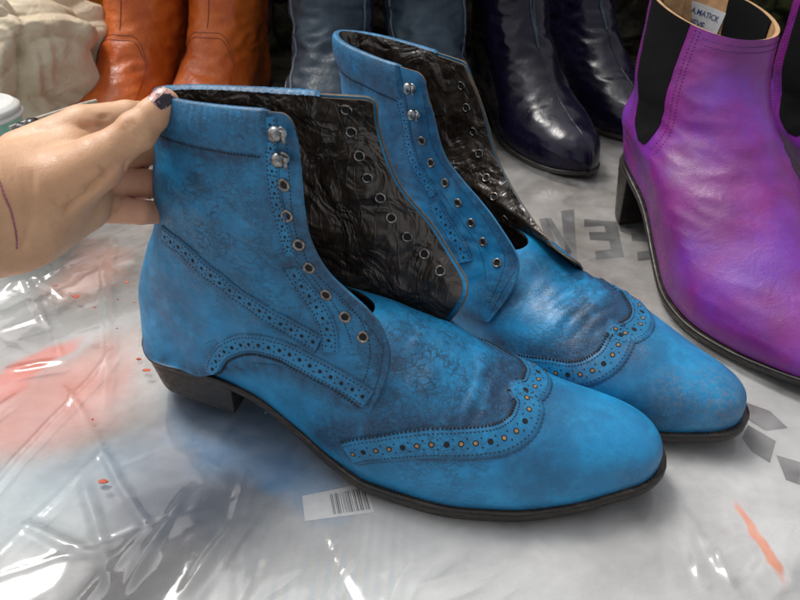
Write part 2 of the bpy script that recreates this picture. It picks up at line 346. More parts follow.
def blue_boot(fr, cfg, label):
    root = empty('lace_up_boot', fr); tag(root, label, 'boot', 'blue brogue boots')
    XE = cfg['xe']
    yN = lambda x: qpc(cfg['near'], x, XE); yF = lambda x: qpc(cfg['far'], x, XE)
    Z0 = lambda x: pchip([p[0] for p in cfg['z0']], [p[1] for p in cfg['z0']], x)
    ZT = lambda x: qpc(cfg['zt'], x, XE)
    # --- vamp: one dome from waist to toe, open at the mouth
    nph, nx = 110, 190
    ph = np.linspace(0, np.pi, nph); G = np.zeros((nph, nx, 3))
    tt = np.sin(np.linspace(0, np.pi/2, nx))
    for i, a in enumerate(ph):
        xs0 = 6.1+(cfg['mouth']-6.1)*np.sin(a)**3.5; x = xs0+(XE-xs0)*tt
        n, f, z0, zt = yN(x), yF(x), Z0(x), ZT(x); c = (n+f)/2; hw = (f-n)/2
        e = np.interp(x, [8, 14, 20, 26, 30], [.75, .86, .90, .88, .72]); m_ = np.interp(x, [8, 16, 22, 27, 30], [.72, .95, 1.0, .95, .80])
        ca = np.cos(a); s_ = np.sin(a)
        y = c-np.sign(ca)*hw*np.abs(ca)**e*(1+.05*np.sin(2*min(a, np.pi-a)))-np.sign(ca)*np.interp(x, [6, 9, 14, 18], [.62, .62, .48, .22])*np.sin(2*min(a, np.pi-a))*np.clip((XE-x)/4, 0, 1)
        z = z0+(zt-z0)*np.abs(s_)**m_
        y = y+.35*np.sin(a)**2*np.interp(x, [10, 20, 28], [.0, .8, .3])*cfg['side']
        y = c+(y-c)*(1-.05*np.clip((7.0-x)/.9, 0, 1))
        G[i] = np.stack([x, y, z], -1)
    for i in range(nph):
        for j in range(nx-1):
            p = G[i, j]; k = math.exp(-((p[0]-20.)/3.2)**2)*math.sin(ph[i])
            wv = (abs(nz((p[0]*1.1, p[1]*.35, p[2]*.5), 1.1, cfg['seed']))-.2)*.28+nz(p, .5, 4)*.18
            G[i, j, 2] += wv*k; G[i, j, 2] += nz(p, .35, 8+cfg['seed'])*.07*math.sin(ph[i])
    NV = normals(G);
    if NV[nph//2, nx//2, 2] < 0: G = G[::-1]; NV = normals(G)
    zf = cfg['far'][0]
    def attrs():
        return {'dirt': lambda V: blob(V, cfg['dirt']), 'crease': lambda V: np.maximum(.12, blob(V, cfg['crease'])), 'scuff': lambda V: blob(V, cfg['scuff'])}
    seams = []
    mb = MB(); mb.slab(G, NV, .16, 0, 1, 1); vamp_o = mb.build('vamp', [M['blue'], M['lining']], root, attrs=attrs())
    bv_b = BVHTree.FromPolygons(*grid_polys(G))
    # --- quarters and shaft: one C-shaped sheet from near edge round the back to far edge
    sl = np.array([1, .87, .73, .59, .43, .27, .1, 0]); R = []
    def Rf(s): return (1-(1-s)**2.4)**.56
    for k, (ne, bk, fe, Wn, Wf, bmp) in enumerate(cfg['rows']):
        def half(e, W, sg):
            ye = abs(e[1]); out = []
            for s in sl:
                x = bk[0]+(e[0]-bk[0])*s; y = W*Rf(s)+(e[1]*sg-W)*s**2.2
                out.append((x, y*sg, bk[1]+(e[2]-bk[1])*s+bmp*math.sin(math.pi*s)))
            return out
        n_ = half(ne, Wn, -1); f_ = half(fe, Wf, 1)
        if k == 0:
            n_ = list(cfg['r0n']); f_ = list(cfg['r0f'])
        R.append(n_+f_[::-1][1:])
    R = np.array(R); nr, ncl = R.shape[:2]
    NU, NVv = 230, 150
    vs = np.linspace(0, nr-1, NVv); us = np.linspace(0, ncl-1, NU)
    Q = cs(np.arange(nr), R, vs)                       # NVv x ncl x3
    Q = np.swapaxes(Q, 0, 1); Q = cs(np.arange(ncl), Q, us)  # NU x NVv x 3
    for i in range(NU):
        for j in range(NVv):
            p = Q[i, j]
            w1 = nz(p, .42, 2+cfg['seed'])*.22+(abs(nz((p[0], p[1], p[2]*1.6), .9, 5))-.2)*.12
            e_ = min(i, NU-1-i)/NU*12; w1 *= min(1, e_+.15)*min(1, (NVv-1-j)/18+.1)
            Q[i, j, 1] += w1*(-1 if p[1] < 0 else 1)
    for i in range(NU):                                # rest the lower part on the vamp beneath
        for j in range(NVv):
            p = Vector(Q[i, j])
            if p.z < 9.5 and p.x > 7.9:
                loc, nrm, _, d = bv_b.find_nearest(p)
                if loc is None: continue
                if nrm.dot(Vector((0, p.y, max(0., p.z-3)))) < 0: nrm = -nrm
                sd_ = (p-loc).dot(nrm); off = .14 if j > 8 else .13
                if sd_ < off and d < 1.6: Q[i, j] = np.array(loc+nrm*off)
                elif j < 6 and d < .9: Q[i, j] = np.array(loc+nrm*off)
    for i in range(NU):
        for e, R_ in ((i/11., 1.0), ((NU-1-i)/9., .45)):
            if e < 1:
                for j in range(int(NVv*.8), NVv):
                    Q[i, j, 2] -= R_*(1-math.sqrt(max(0, 1-(1-e)**2)))*((j/(NVv-1)-.8)/.2)**1.5
    lim = Z0(np.clip(Q[..., 0].ravel(), 0, 30)).reshape(Q.shape[:2])+.03; mk = Q[..., 0] < 8.5; Q[..., 2] = np.where(mk, np.maximum(Q[..., 2], lim), Q[..., 2])
    K = Q.copy()
    for _ in range(4):
        K[1:-1, 1:-1] = .5*K[1:-1, 1:-1]+.125*(K[:-2, 1:-1]+K[2:, 1:-1]+K[1:-1, :-2]+K[1:-1, 2:])
    Q = K; NQ = normals(Q)
    if NQ[NU//4, NVv//2, 1] > 0: NQ = -NQ
    for _ in range(3):
        NQ[1:-1] = (NQ[:-2]+2*NQ[1:-1]+NQ[2:])/4
    # rounded upper corners of both flaps
    mb = MB(); Gq = Q
    mb.slab(Gq, NQ, .12, 0, 0, 2); quart_o = mb.build('quarters', [M['blue'], M['lining'], M['edge']], root, attrs=attrs(), recalc=False)
    mb = MB(); L_ = Q-NQ*.125; L_ = L_[2:-2, 8:-1]; NL = NQ[2:-2, 8:-1]
    mb.slab(L_, NL, .10, 0, 0, 1); mb.build('lining', [M['lining'], M['edge']], root)
    # trim along the flap edges and top
    for side, ii in (('n', 0), ('f', NU-1)):
        mb = MB(); P = Q[ii]-NQ[ii]*.10; mb.tube(P, .055, 0, 8); mb.build('edge_trim', [M['edge'] if side == 'f' else M['blue']], root, attrs=attrs())
    V1, P1 = grid_polys(G); V2, P2 = grid_polys(Q); o = len(V1)
    bv = BVHTree.FromPolygons(V1+V2, P1+[tuple(i+o for i in f) for f in P2])
    V3, P3 = grid_polys(L_-NL*.10); bvl = BVHTree.FromPolygons(V3, P3)
    o_l = Vector(to_local(fr, CAM))
    def hit(px, py, tree=bv):
        d = Vector(to_local(fr, ray(px, py), True)).normalized(); h = tree.ray_cast(o_l, d)
        return None if h[0] is None else np.array(h[0])
    def near(p, h=0., tree=bv, ref=None):
        loc, nrm, _, _ = tree.find_nearest(Vector(p)); n = np.array(nrm)
        r = ref if ref is not None else np.array([0, loc.y-.3*cfg['side'], max(0, loc.z-4)*1.0])
        if n@r < 0: n = -n
        return np.array(loc)+n*h, n
    # --- punched straps
    def strap(path, w_, h, big, small=True, edges=(1, 1), name='brogue_strap', ref=None, gap=.75):
        P = smooth_path(path, .10, 2 if 'wing' in name else 3); P = np.array([near(p, 0, ref=ref)[0] for p in P]); n = len(P)
        T = np.gradient(P, axis=0); T /= np.linalg.norm(T, axis=1)[:, None]+1e-9
        Nn = np.array([near(p, 0, ref=ref)[1] for p in P])
        for _ in range(6): Nn[1:-1] = (Nn[:-2]+Nn[1:-1]+Nn[2:])/3
        Bn = np.cross(Nn, T); Bn /= np.linalg.norm(Bn, axis=1)[:, None]
        ws = np.linspace(-1, 1, 11); g = np.zeros((n, 11, 3)); gn = np.zeros((n, 11, 3))
        for i in range(n):
            zz = .035*(1 if i % 2 else -1)
            for j, q in enumerate(ws):
                ww = w_*q+(zz*(1 if q > 0 else -1) if abs(q) == 1 else 0)
                pp, nn = near(P[i]+Bn[i]*ww, 0, ref=ref); g[i, j] = pp; gn[i, j] = Nn[i]
        for _ in range(3): g[1:-1, 1:-1] = (g[:-2, 1:-1]+2*g[1:-1, 1:-1]+g[2:, 1:-1])/4
        top = g+gn*h; top[:, 0] = g[:, 0]+gn[:, 0]*h*.35; top[:, -1] = g[:, -1]+gn[:, -1]*h*.35
        mb = MB(); mb.slab(top, gn, h+.05, 0)
        def sp(i, q):
            i = min(max(i, 0), n-1); f = (q+1)/2*10; j = int(min(9, f)); a = f-j
            return top[i, j]*(1-a)+top[i, min(10, j+1)]*a+gn[i, j]*.012, gn[i, j], T[i]
        st = int(gap/.10); k = 0
        for i in range(st//2+1, n-2, st):
            p, nn, tt_ = sp(i, 0.0); mt = 3 if (big > .10 and (k*7) % 3 != 1) else 2
            mb.disc(p, nn, big, 2, 12); mb.disc(p+nn*.004, nn, big*.62, mt, 10)  # flat discs on the surface, dark colour standing for the hole's inner shade
            if small and i+st//2 < n-2:
                for q in (-.28, .28):
                    p, nn, _ = sp(i+st//2, q); mb.disc(p, nn, .045, 2, 8)
            k += 1
        for sd_, q in zip(edges, (-.66, .66)):
            if not sd_: continue
            for i in range(1, n-1, 2):
                p, nn, tt_ = sp(i, q); mb.stitch(p-nn*.008, tt_, nn, .13, .05, .02, 1)
        for sd_, q in zip(edges, (-.94, .94)):
            if sd_ < 2: continue
            for i in range(1, n-1, 2):                       # whipped edge cord
                p, nn, tt_ = sp(i, q); mb.stitch(p, Bn[i]+tt_*.35, nn, .26, .085, .05, 1)
        at = attrs(); tree_ = P[::3]
        at['dirt'] = lambda V: np.maximum(.25, np.clip((np.min(np.linalg.norm(V[:, None]-tree_[None], axis=2), axis=1)/w_-.62)*2.6, 0, 1))*.75; seams.append(P)
        return mb.build(name, [M['blue'], M['thread'], M['hole'], M['tanhole']], root, attrs=at)
    def mirror_path(P, tree=bv):
        out = []
        for p in P:
            h = tree.ray_cast(Vector((p[0], 15, p[2])), Vector((0, -1, 0)))
            out.append(np.array(h[0]) if h[0] is not None else p*[1, -1, 1])
        return out
    for path, w_, h, big, edges, mir, gap in cfg['straps']:
        P = [q for q in (hit(*p) for p in path) if q is not None]
        P = [p for i_, p in enumerate(P) if np.linalg.norm(p-P[max(0, i_-1) if i_ else 1]) < 4 and (mir == 'wing' or p[1] < .5)]
        if len(P) < 3: print('strap lost', path[0]); continue
        if mir == 'wing':
            a = P[-1]; F_ = []
            for p in P[::-1][1:]:
                q = p.copy(); q[1] = 2*a[1]-p[1]; q, _ = near(q, 0); F_.append(q)
            P = P+F_
            strap(P, w_, h, big, True, edges, 'wingtip_strap', gap=gap)
        else:
            strap(P, w_, h, big, True, edges, gap=gap)
            if mir: strap(mirror_path(P), w_, h, big, True, edges, gap=gap)
    # --- single stitch rows
    for path in cfg['rows_st']:
        mb = MB()
        P = [q for q in (hit(*p) for p in path) if q is not None]
        if len(P) < 2: continue
        P = smooth_path(P, .15, 1)
        for i in range(len(P)-1):
            p, nn = near(P[i], .012); mb.stitch(p, P[i+1]-P[i], nn, .11, .04, .015, 0)
        mb.build('stitch_row', [M['thread']], root)
    iv = NU
    for ii, sg in ((7, -1), (NU-8, 1)):
        mb = MB(); P = resample(Q[ii][12:-8], .17)
        for i in range(len(P)-1):
            p, nn = near(P[i], .012, ref=np.array([0, sg, .1])); mb.stitch(p, P[i+1]-P[i], nn, .12, .045, .015, 0)
        mb.build('stitch_row', [M['thread']], root)
    for (a, b) in (((.90), 1),):
        jj = int(NVv*.895)
        for off in (0,):
            mb = MB(); P = resample(Q[26:-30, jj-off], .17)
            for i in range(len(P)-1):
                p, nn = near(P[i], .012, ref=np.array([P[i][0]-8, P[i][1]*3, 0])); mb.stitch(p, P[i+1]-P[i], nn, .15, .08, .03, 0)
            mb.build('stitch_row', [M['thread']], root)
    # --- padded collar rolled over the top
    u0, u1 = int(NU*cfg['col'][0]), int(NU*cfg['col'][1]); seg = []
    prof = [(.905, .0), (.915, .10), (.935, .19), (.96, .235), (.98, .22), (1., .15)]
    for i in range(u0, u1):
        row = []; e_ = min(1, (i-u0)/3, (u1-1-i)/3)*.85+.15
        for v, of in prof:
            f = v*(NVv-1); j = min(NVv-2, int(f)); a = f-j
            n_ = NQ[i, j]; row.append(Q[i, j]*(1-a)+Q[i, j+1]*a+n_*of*e_)
        tp = Q[i, -1]; n_ = NQ[i, -1]; up = np.array([0, 0, 1.])
        row += [tp+n_*.07+up*.10*e_, tp-n_*.12+up*.12*e_, tp-n_*.30+up*.04*e_]
        for v, of in ((.985, .42), (.96, .46), (.93, .40), (.90, .24), (.885, .2)):
            f = v*(NVv-1); j = min(NVv-2, int(f)); row.append(Q[i, j]-NQ[i, j]*of*e_)
        seg.append(row)
    seg = np.array(seg)
    for i in range(len(seg)):                        # gathered pleats on the collar
        pl = .014*math.sin(i*2.1+math.sin(i*.7)*2)+.02*nz((i*.5, 0, 0), 1.)
        for j in range(2, 14): seg[i, j] += (seg[i, j]-Q[min(NU-1, u0+i), -6])*0+NQ[u0+i, -3]*pl*(1 if j < 7 else -1.6)
    mb = MB(); mb.grid(seg[:, :9], 0); mb.build('collar', [M['blue']], root, attrs={'dirt': lambda V: .45+0*V[:, 0], 'crease': lambda V: .7+0*V[:, 0], 'scuff': lambda V: 0*V[:, 0]}, recalc=False)
    mb = MB(); mb.grid(seg[:, 8:], 0); mb.build('collar_lining', [M['lining']], root)
    # --- eyelets and hooks
    def eyelet(c, n, r=.30):
        mb = MB(); mb.lathe([(r, -.03), (r, .03), (r*.88, .065), (r*.68, .06), (r*.56, .02), (r*.52, -.10)], c, n, 0, 20)
        mb.disc(c+n*.012, n, r*.58, 1, 14); mb.build('eyelet', [M['metal'], M['hole']], root)  # flat dark disc painted for the shaded bore of the eyelet
    for px in cfg['eye_n']:
        h = hit(*px)
        if h is not None:
            c, n = near(h, .01, ref=np.array([0, -1, .2])); eyelet(c, n)
    for k, px in enumerate(cfg['eye_f']):
        h = hit(px[0], px[1], bvl)
        if h is not None:
            loc, nrm, _, _ = bvl.find_nearest(Vector(h)); n = np.array(nrm)
            if n@(np.array(o_l)-h) < 0: n = -n
            eyelet(np.array(loc)+n*.01, n, .32)
            if k < 2:
                eyelet(np.array(loc)-n*.34, -n, .2)
    for px in cfg['hooks']:
        h = hit(*px)
        if h is None: continue
        c, n = near(h, 0, ref=np.array([0, -1, .2])); f = np.array([1., 0, 0]); f -= n*(f@n); f /= np.linalg.norm(f)
        mb = MB(); mb.lathe([(.27, -.02), (.26, .04), (.16, .06)], c, n, 0, 16)
        # plate standing off and curling forward
        cc = c+n*.05; rows = []
        for a in np.linspace(0, 1, 9):
            ctr = cc+n*(.05+.52*math.sin(a*1.9))-f*(.10-.5*a)*.9+f*.16; wd = .11+.17*math.sin(min(1, a*1.2)*math.pi*.72)
            bb = np.cross(n, f); rows.append([ctr+bb*wd*q - n*.10*q*q for q in np.linspace(-1, 1, 7)])
        g = np.array(rows); gn = normals(g); mb.slab(g, gn, .06, 0)
        mb.lathe([(.01, .56), (.15, .55), (.28, .48), (.35, .36), (.32, .25), (.16, .18), (.15, .05)], c-f*.08, n, 0, 20)
        mb.build('lace_hook', [M['gun']], root, recalc=True)
    # --- dark burnishing gathers along every seam
    allp = np.concatenate([p[::4] for p in seams]+[Q[3][10::6], Q[26:-30:6, int(NVv*.89)], Q[8:NU//2:6, 1]])
    wing = [p for p in seams if p[:, 0].max() > 22]; wp = np.concatenate([p[::4]+np.array([-1.5, 0, .25]) for p in wing]) if wing else allp[:1]
    for o_ in (vamp_o, quart_o):
        n_ = len(o_.data.vertices); V = np.zeros(n_*3); o_.data.vertices.foreach_get('co', V); V = V.reshape(-1, 3)/S
        d1 = np.full(n_, 9.); d2 = np.full(n_, 9.)
        for k in range(0, n_, 4000):
            d1[k:k+4000] = np.min(np.linalg.norm(V[k:k+4000, None]-allp[None], axis=2), axis=1); d2[k:k+4000] = np.min(np.linalg.norm(V[k:k+4000, None]-wp[None], axis=2), axis=1)
        dd = np.zeros(n_); o_.data.attributes['dirt'].data.foreach_get('value', dd)
        zs = np.interp(V[:, 0], [p[0] for p in cfg['z0']], [p[1] for p in cfg['z0']]); lo = np.clip(1-(V[:, 2]-zs)/.55, 0, 1)
        dd = np.maximum.reduce([dd*.8, .70*np.exp(-(d1/.75)**2), .95*np.exp(-(d2/1.25)**2), lo*.6]); o_.data.attributes['dirt'].data.foreach_set('value', dd)
    # --- sole, welt, heel
    on = lambda x: qpc(cfg['onear'], x, XE+.3); of_ = lambda x: qpc(cfg['ofar'], x, XE+.3)
    hb = cfg['heelz']; sole_x0 = cfg['sx0']
    def on2(x): x = np.asarray(x, float); r = np.clip((x-sole_x0)/3.2, 0, 1); return np.where(x < sole_x0+3.2, .1+(on(x)-.1)*np.sqrt(np.clip(1-(1-r)**2, 0, 1)), on(x))
    def of2(x): x = np.asarray(x, float); r = np.clip((x-sole_x0)/3.2, 0, 1); return np.where(x < sole_x0+3.2, .1+(of_(x)-.1)*np.sqrt(np.clip(1-(1-r)**2, 0, 1)), of_(x))
    zt_ = lambda x: Z0(np.clip(x, 0, 30.4))+.04
    sole_part((sole_x0, XE+.28), on2, of2, zt_, lambda x: np.interp(x, [0, 8, 14, 20, 31], [.45, .45, .6, .68, .62]), 0., root)
    heel_part(7.7, lambda x: on2(x+sole_x0)+.05, lambda x: of2(x+sole_x0)-.05, lambda x: zt_(x)-.40, hb, root)
    mb = MB(); xs = XE+.1-(XE+.1-8)*np.linspace(0, 1, 120)**1.6
    for yy, sg in ((on, 1), (of_, -1)):
        P = np.stack([xs, yy(xs)+sg*.16, Z0(np.clip(xs, 0, 30.4))+.075], -1); P = resample(P, .20)
        for i in range(len(P)-1): mb.stitch(P[i], P[i+1]-P[i], np.array([0, 0, 1.]), .15, .06, .025, 0)
    mb.build('welt_stitching', [M['sole']], root)
    return root

B1 = (-15.6, 31.25, -.361)
near1 = [(4, -2.85), (6, -2.9), (9, -3.0), (12.2, -3.55), (14.3, -4.1), (16.8, -4.55), (20, -4.5), (23.4, -3.75), (26.2, -2.55), (28.4, -1.25), (29.8, -.35), (30.45, 1.2)]
far1 = [(4, 3.0), (6, 3.1), (9, 3.3), (12, 3.5), (16, 4.1), (19, 4.6), (22, 4.7), (25, 4.3), (27.5, 4.0), (29.2, 3.3), (30.1, 2.4), (30.45, 1.2)]
on1 = [(0, -2.7), (3, -3.05), (7, -3.1), (9, -3.15), (12.2, -3.7), (14.3, -4.3), (16.8, -4.8), (20, -4.7), (23.4, -3.95), (26.2, -2.75), (28.4, -1.45), (30.1, -.35), (30.75, 1.2)]
of1 = [(0, 2.7), (3, 3.2), (8, 3.4), (12, 3.6), (16, 4.3), (19, 4.9), (22, 5.0), (25, 4.6), (27.5, 4.25), (29.4, 3.5), (30.4, 2.5), (30.75, 1.2)]
z01 = [(-1, 3.35), (0, 3.4), (4, 3.6), (7, 3.5), (9, 3.1), (12.2, 1.95), (14.3, 1.2), (16.8, .7), (20, .58), (24, .6), (27, .85), (30.5, 1.75)]
zt1 = [(4, 7), (10, 8.2), (15, 8.05), (18, 7.2), (21, 5.8), (24, 4.75), (27, 4.1), (29, 3.65), (30, 3.15), (30.45, 2.3)]
rows1 = [  # near edge, back, far edge, half widths, bump
    ((16.7, -4.2, 5.4), (.3, 2.9), (17.8, 3.6, 5.4), 3.4, 3.4, 0),
    ((17.2, -3.3, 7.0), (-.05, 5.0), (18.9, 3.5, 7.0), 3.75, 3.7, .85),
    ((17.1, -2.7, 8.4), (.75, 7.6), (19.1, 3.9, 8.3), 3.7, 3.6, .45),
    ((16.1, -2.5, 9.9), (1.9, 9.8), (18.1, 4.5, 9.4), 3.55, 3.3, .1),
    ((14.4, -2.5, 11.3), (2.75, 11.4), (16.6, 4.8, 11.2), 3.3, 3.1, 0),
    ((13.3, -2.5, 13.3), (3.15, 13.5), (15.0, 4.5, 13.2), 3.1, 2.9, 0),
    ((13.15, -2.5, 15.9), (3.75, 15.8), (14.2, 4.0, 15.9), 2.8, 2.6, 0),
    ((13.1, -2.3, 18.7), (4.6, 18.2), (14.35, 3.3, 18.0), 2.3, 2.1, 0)]
r0n = [(16.7, -4.2, 5.3), (14.5, -4.1, 5.7), (12.2, -3.9, 6.3), (9.9, -3.7, 5.6), (7.4, -3.55, 4.4), (5.6, -3.35, 3.55), (2.2, -2.85, 3.5), (.2, 0, 3.42)]
r0f = [(17.8, 4.1, 5.0), (14.5, 4.1, 5.4), (12.2, 3.9, 6.3), (9.9, 3.7, 5.6), (7.4, 3.55, 4.4), (5.6, 3.35, 3.55), (2.2, 2.85, 3.5), (.2, 0, 3.42)]
wing1 = [(334, 460), (349, 454), (363, 451), (381, 449), (399, 447), (419, 445), (438, 444), (458, 444), (478, 443), (499, 440), (515, 432), (525, 421), (529, 409), (527, 399), (520, 391)]
cfg1 = dict(xe=30.45, side=1, seed=0., mouth=15.2, near=near1, far=far1, onear=on1, ofar=of1, z0=z01, zt=zt1, rows=rows1, r0n=r0n, r0f=r0f,
    heelz=.9, sx0=.1, col=(.085, .86),
    dirt=[(24, 0, 6, 3.2, .9), (25, -3, 4, 2.5, .7), (17.5, -3, 7, 3.5, .9), (8, -3.5, 11, 3, .5), (13, -2.5, 15, 4, .5), (12, -3.5, 7, 2.5, .35), (3, -2, 8, 3, .5), (7, -3.3, 4, 2, .4), (28, 0, 3, 3, .25), (4, -2, 14, 3, .6), (14, -4, 3, 3, .3), (8, -3, 16.4, 2.2, .8), (12.4, -2.5, 13, 2.6, .85), (12.3, -2.5, 17, 2, .8), (3, -1, 11, 2.6, .7), (9, -3.4, 9.5, 2.6, .6), (16, -3, 8, 2.4, .6), (2, -3, 5, 2.2, .55), (21.5, -2, 6.5, 2.6, .6)],
    crease=[(19, -1, 7.5, 6.5, 1.2), (21, 3, 5, 5, 1.), (20, -4, 4, 4.5, .9), (8, -3, 13.5, 6, 1.1), (12, -3, 11, 5, .9), (14, -4, 4, 4, .6)],
    scuff=[(29, -.6, 1.6, 1.6, .5)],
    straps=[([(270, 117), (271, 127), (271, 140), (272, 160), (273, 180), (276, 200), (280, 216), (284, 232), (288, 246), (291, 256)], .32, .05, .065, (1, 1), False, .5),
            ([(291, 268), (297, 279), (308, 293), (318, 308), (326, 323), (329, 338), (329, 352)], .5, .06, .085, (1, 1), True, .62),
            ([(163, 234), (173, 242), (192, 258), (207, 271), (222, 283), (238, 295), (255, 306), (277, 321), (302, 335), (319, 344)], .52, .09, .095, (1, 1), True, .62),
            ([(210, 384), (212, 374), (216, 362), (225, 351), (239, 345), (252, 344), (266, 346), (281, 350), (294, 356), (306, 363), (318, 370), (330, 376), (342, 383), (359, 393), (368, 400)], .55, .09, .10, (2, 1), True, .68),
            (wing1, .80, .10, .15, (1, 2), 'wing', .78)],
    rows_st=[[(297, 262), (316, 282), (340, 315), (352, 345)], [(384, 345), (380, 372), (367, 408)], [(340, 300), (372, 330), (384, 350)]],
    eye_n=[(284, 185), (287, 216), (299, 245), (309, 268), (326, 295), (345, 317), (363, 337)],
    eye_f=[(346, 110), (351, 132), (359, 156), (367, 178), (380, 198), (391, 218), (407, 237), (424, 254), (440, 271)],
    hooks=[(281, 133), (284, 158)])
blue_boot(B1, cfg1, 'nearest blue wingtip lace-up boot, its shaft top held by the hand')

B2 = (-3.3, 45.2, math.atan2(-20.8, 22.2))
near2 = [(4, -2.9), (9, -3.1), (12, -3.4), (16, -4.1), (20, -4.7), (23.4, -4.4), (26, -3.5), (27.45, -2.75), (28.7, -1.95), (29.5, -1.35), (30.2, .3)]
far2 = [(4, 2.9), (9, 3.0), (12.2, 3.6), (16.8, 4.6), (20, 4.5), (23.4, 4.1), (26.2, 3.2), (28.4, 2.6), (29.6, 1.9), (30.2, .3)]
on2_ = [(0, -2.7), (3, -3.1), (9, -3.2), (12, -3.5), (16, -4.3), (20, -4.9), (23.4, -4.65), (26, -3.75), (27.45, -3.0), (28.7, -2.2), (29.7, -1.5), (30.5, .3)]
of2_ = [(0, 2.7), (3, 3.1), (9, 3.2), (12.2, 3.75), (16.8, 4.8), (20, 4.7), (23.4, 4.3), (26.2, 3.4), (28.4, 2.85), (29.9, 2.0), (30.5, .3)]
z02 = [(-1, 2.5), (0, 2.5), (7, 2.4), (9, 2.1), (12.2, 1.5), (14.3, 1.05), (16.8, .7), (20, .58), (24, .6), (27, .8), (30.5, 1.5)]
zt2 = [(4, 6.4), (10, 7.4), (15, 7.0), (18, 5.95), (21, 5.7), (24, 4.85), (27, 4.1), (29, 3.5), (29.8, 3.0), (30.2, 2.1)]
rows2 = [
    ((16.1, -4.2, 3.6), (.1, 2.5), (17.8, 3.6, 4.6), 3.4, 3.4, 0),
    ((16.8, -3.5, 5.6), (-.3, 4.6), (18.6, 1.6, 6.3), 3.75, 3.6, .85),
    ((16.7, -2.6, 7.1), (-.1, 7.2), (18.4, .7, 7.0), 3.7, 3.6, .8),
    ((15.7, -2.4, 8.4), (-.2, 9.0), (16.9, .9, 7.3), 3.5, 3.6, .4),
    ((13.3, -2.35, 10.3), (-.5, 11.0), (14.2, 2.1, 8.1), 3.3, 3.6, .0),
    ((10.7, -2.3, 12.0), (-.7, 12.9), (10.6, 3.6, 10.2), 3.1, 3.5, .0),
    ((9.7, -2.3, 13.9), (-1., 15.0), (9.0, 3.9, 13.0), 3.0, 3.3, .0),
    ((8.9, -2.3, 16.9), (-1.3, 17.6), (7.6, 3.4, 16.4), 2.9, 2.9, .0)]
r0n2 = [(16.1, -4.2, 3.6), (14.5, -4.1, 3.2), (12.2, -3.9, 3.0), (9.9, -3.7, 3.0), (7.5, -3.4, 2.8), (5.9, -3.2, 2.5), (2.2, -2.75, 2.5), (.1, 0, 2.5)]
r0f2 = [(17.8, 4.1, 4.4), (14.5, 4.1, 5.0), (12.2, 3.9, 5.8), (9.9, 3.7, 5.8), (7.5, 3.4, 4.3), (6.7, 3.2, 2.5), (2.2, 2.75, 2.5), (.1, 0, 2.5)]
wing2 = [(520, 366), (535, 369), (550, 371), (565, 374), (582, 374), (599, 367), (612, 356), (619, 343), (620, 333), (612, 327)]
cfg2 = dict(xe=30.2, side=-1, seed=11., mouth=15.4, near=near2, far=far2, onear=on2_, ofar=of2_, z0=z02, zt=zt2, rows=rows2, r0n=r0n2, r0f=r0f2,
    heelz=.0, sx0=-.15, col=(.11, .86),
    dirt=[(23, -2, 5, 3.4, .95), (22.5, 2, 6, 2.5, .7), (17.5, 0, 7, 2.8, .8), (16, -4, 5, 2, .8), (8, -3, 13, 6, .75), (6, -3, 10, 5, .8), (27, -3, 2, 3, .7), (29, 0, 2.5, 2.5, .55), (9, -2.3, 15, 2, .5)],
    crease=[(20, -1, 6, 5, 1.), (21, -3, 5, 4, .9), (16, -4, 5, 2, .8), (5, -3, 16, 2.5, .5)],
    scuff=[(28.8, -.6, 2.8, 2.3, 1.), (27, -2, 3.2, 1.6, .9), (22.6, -4.2, 3.6, 1.2, .8), (24.4, -1.8, 5, 1.0, .7)],
    straps=[([(397, 82), (398, 86), (399, 90), (402, 105), (405, 121), (408, 138), (412, 156), (421, 175), (429, 187), (433, 196)], .42, .06, .065, (1, 1), True, .5),
            ([(434, 203), (439, 213), (445, 223), (454, 238), (462, 250), (465, 262)], .55, .07, .085, (1, 1), True, .62),
            (wing2, .80, .10, .15, (1, 2), 'wing', .78)],
    rows_st=[[(440, 190), (462, 222), (480, 250), (486, 280)], [(514, 272), (500, 296), (488, 318)]],
    eye_n=[(422, 141), (431, 163), (445, 183), (458, 203), (471, 223), (483, 242), (497, 263)],
    eye_f=[(461, 86), (466, 108), (473, 132), (479, 154), (486, 178), (494, 197), (505, 219), (515, 236)],
    hooks=[(412, 88), (416, 115)])
blue_boot(B2, cfg2, 'blue wingtip lace-up boot with a scuffed toe, behind the held one')
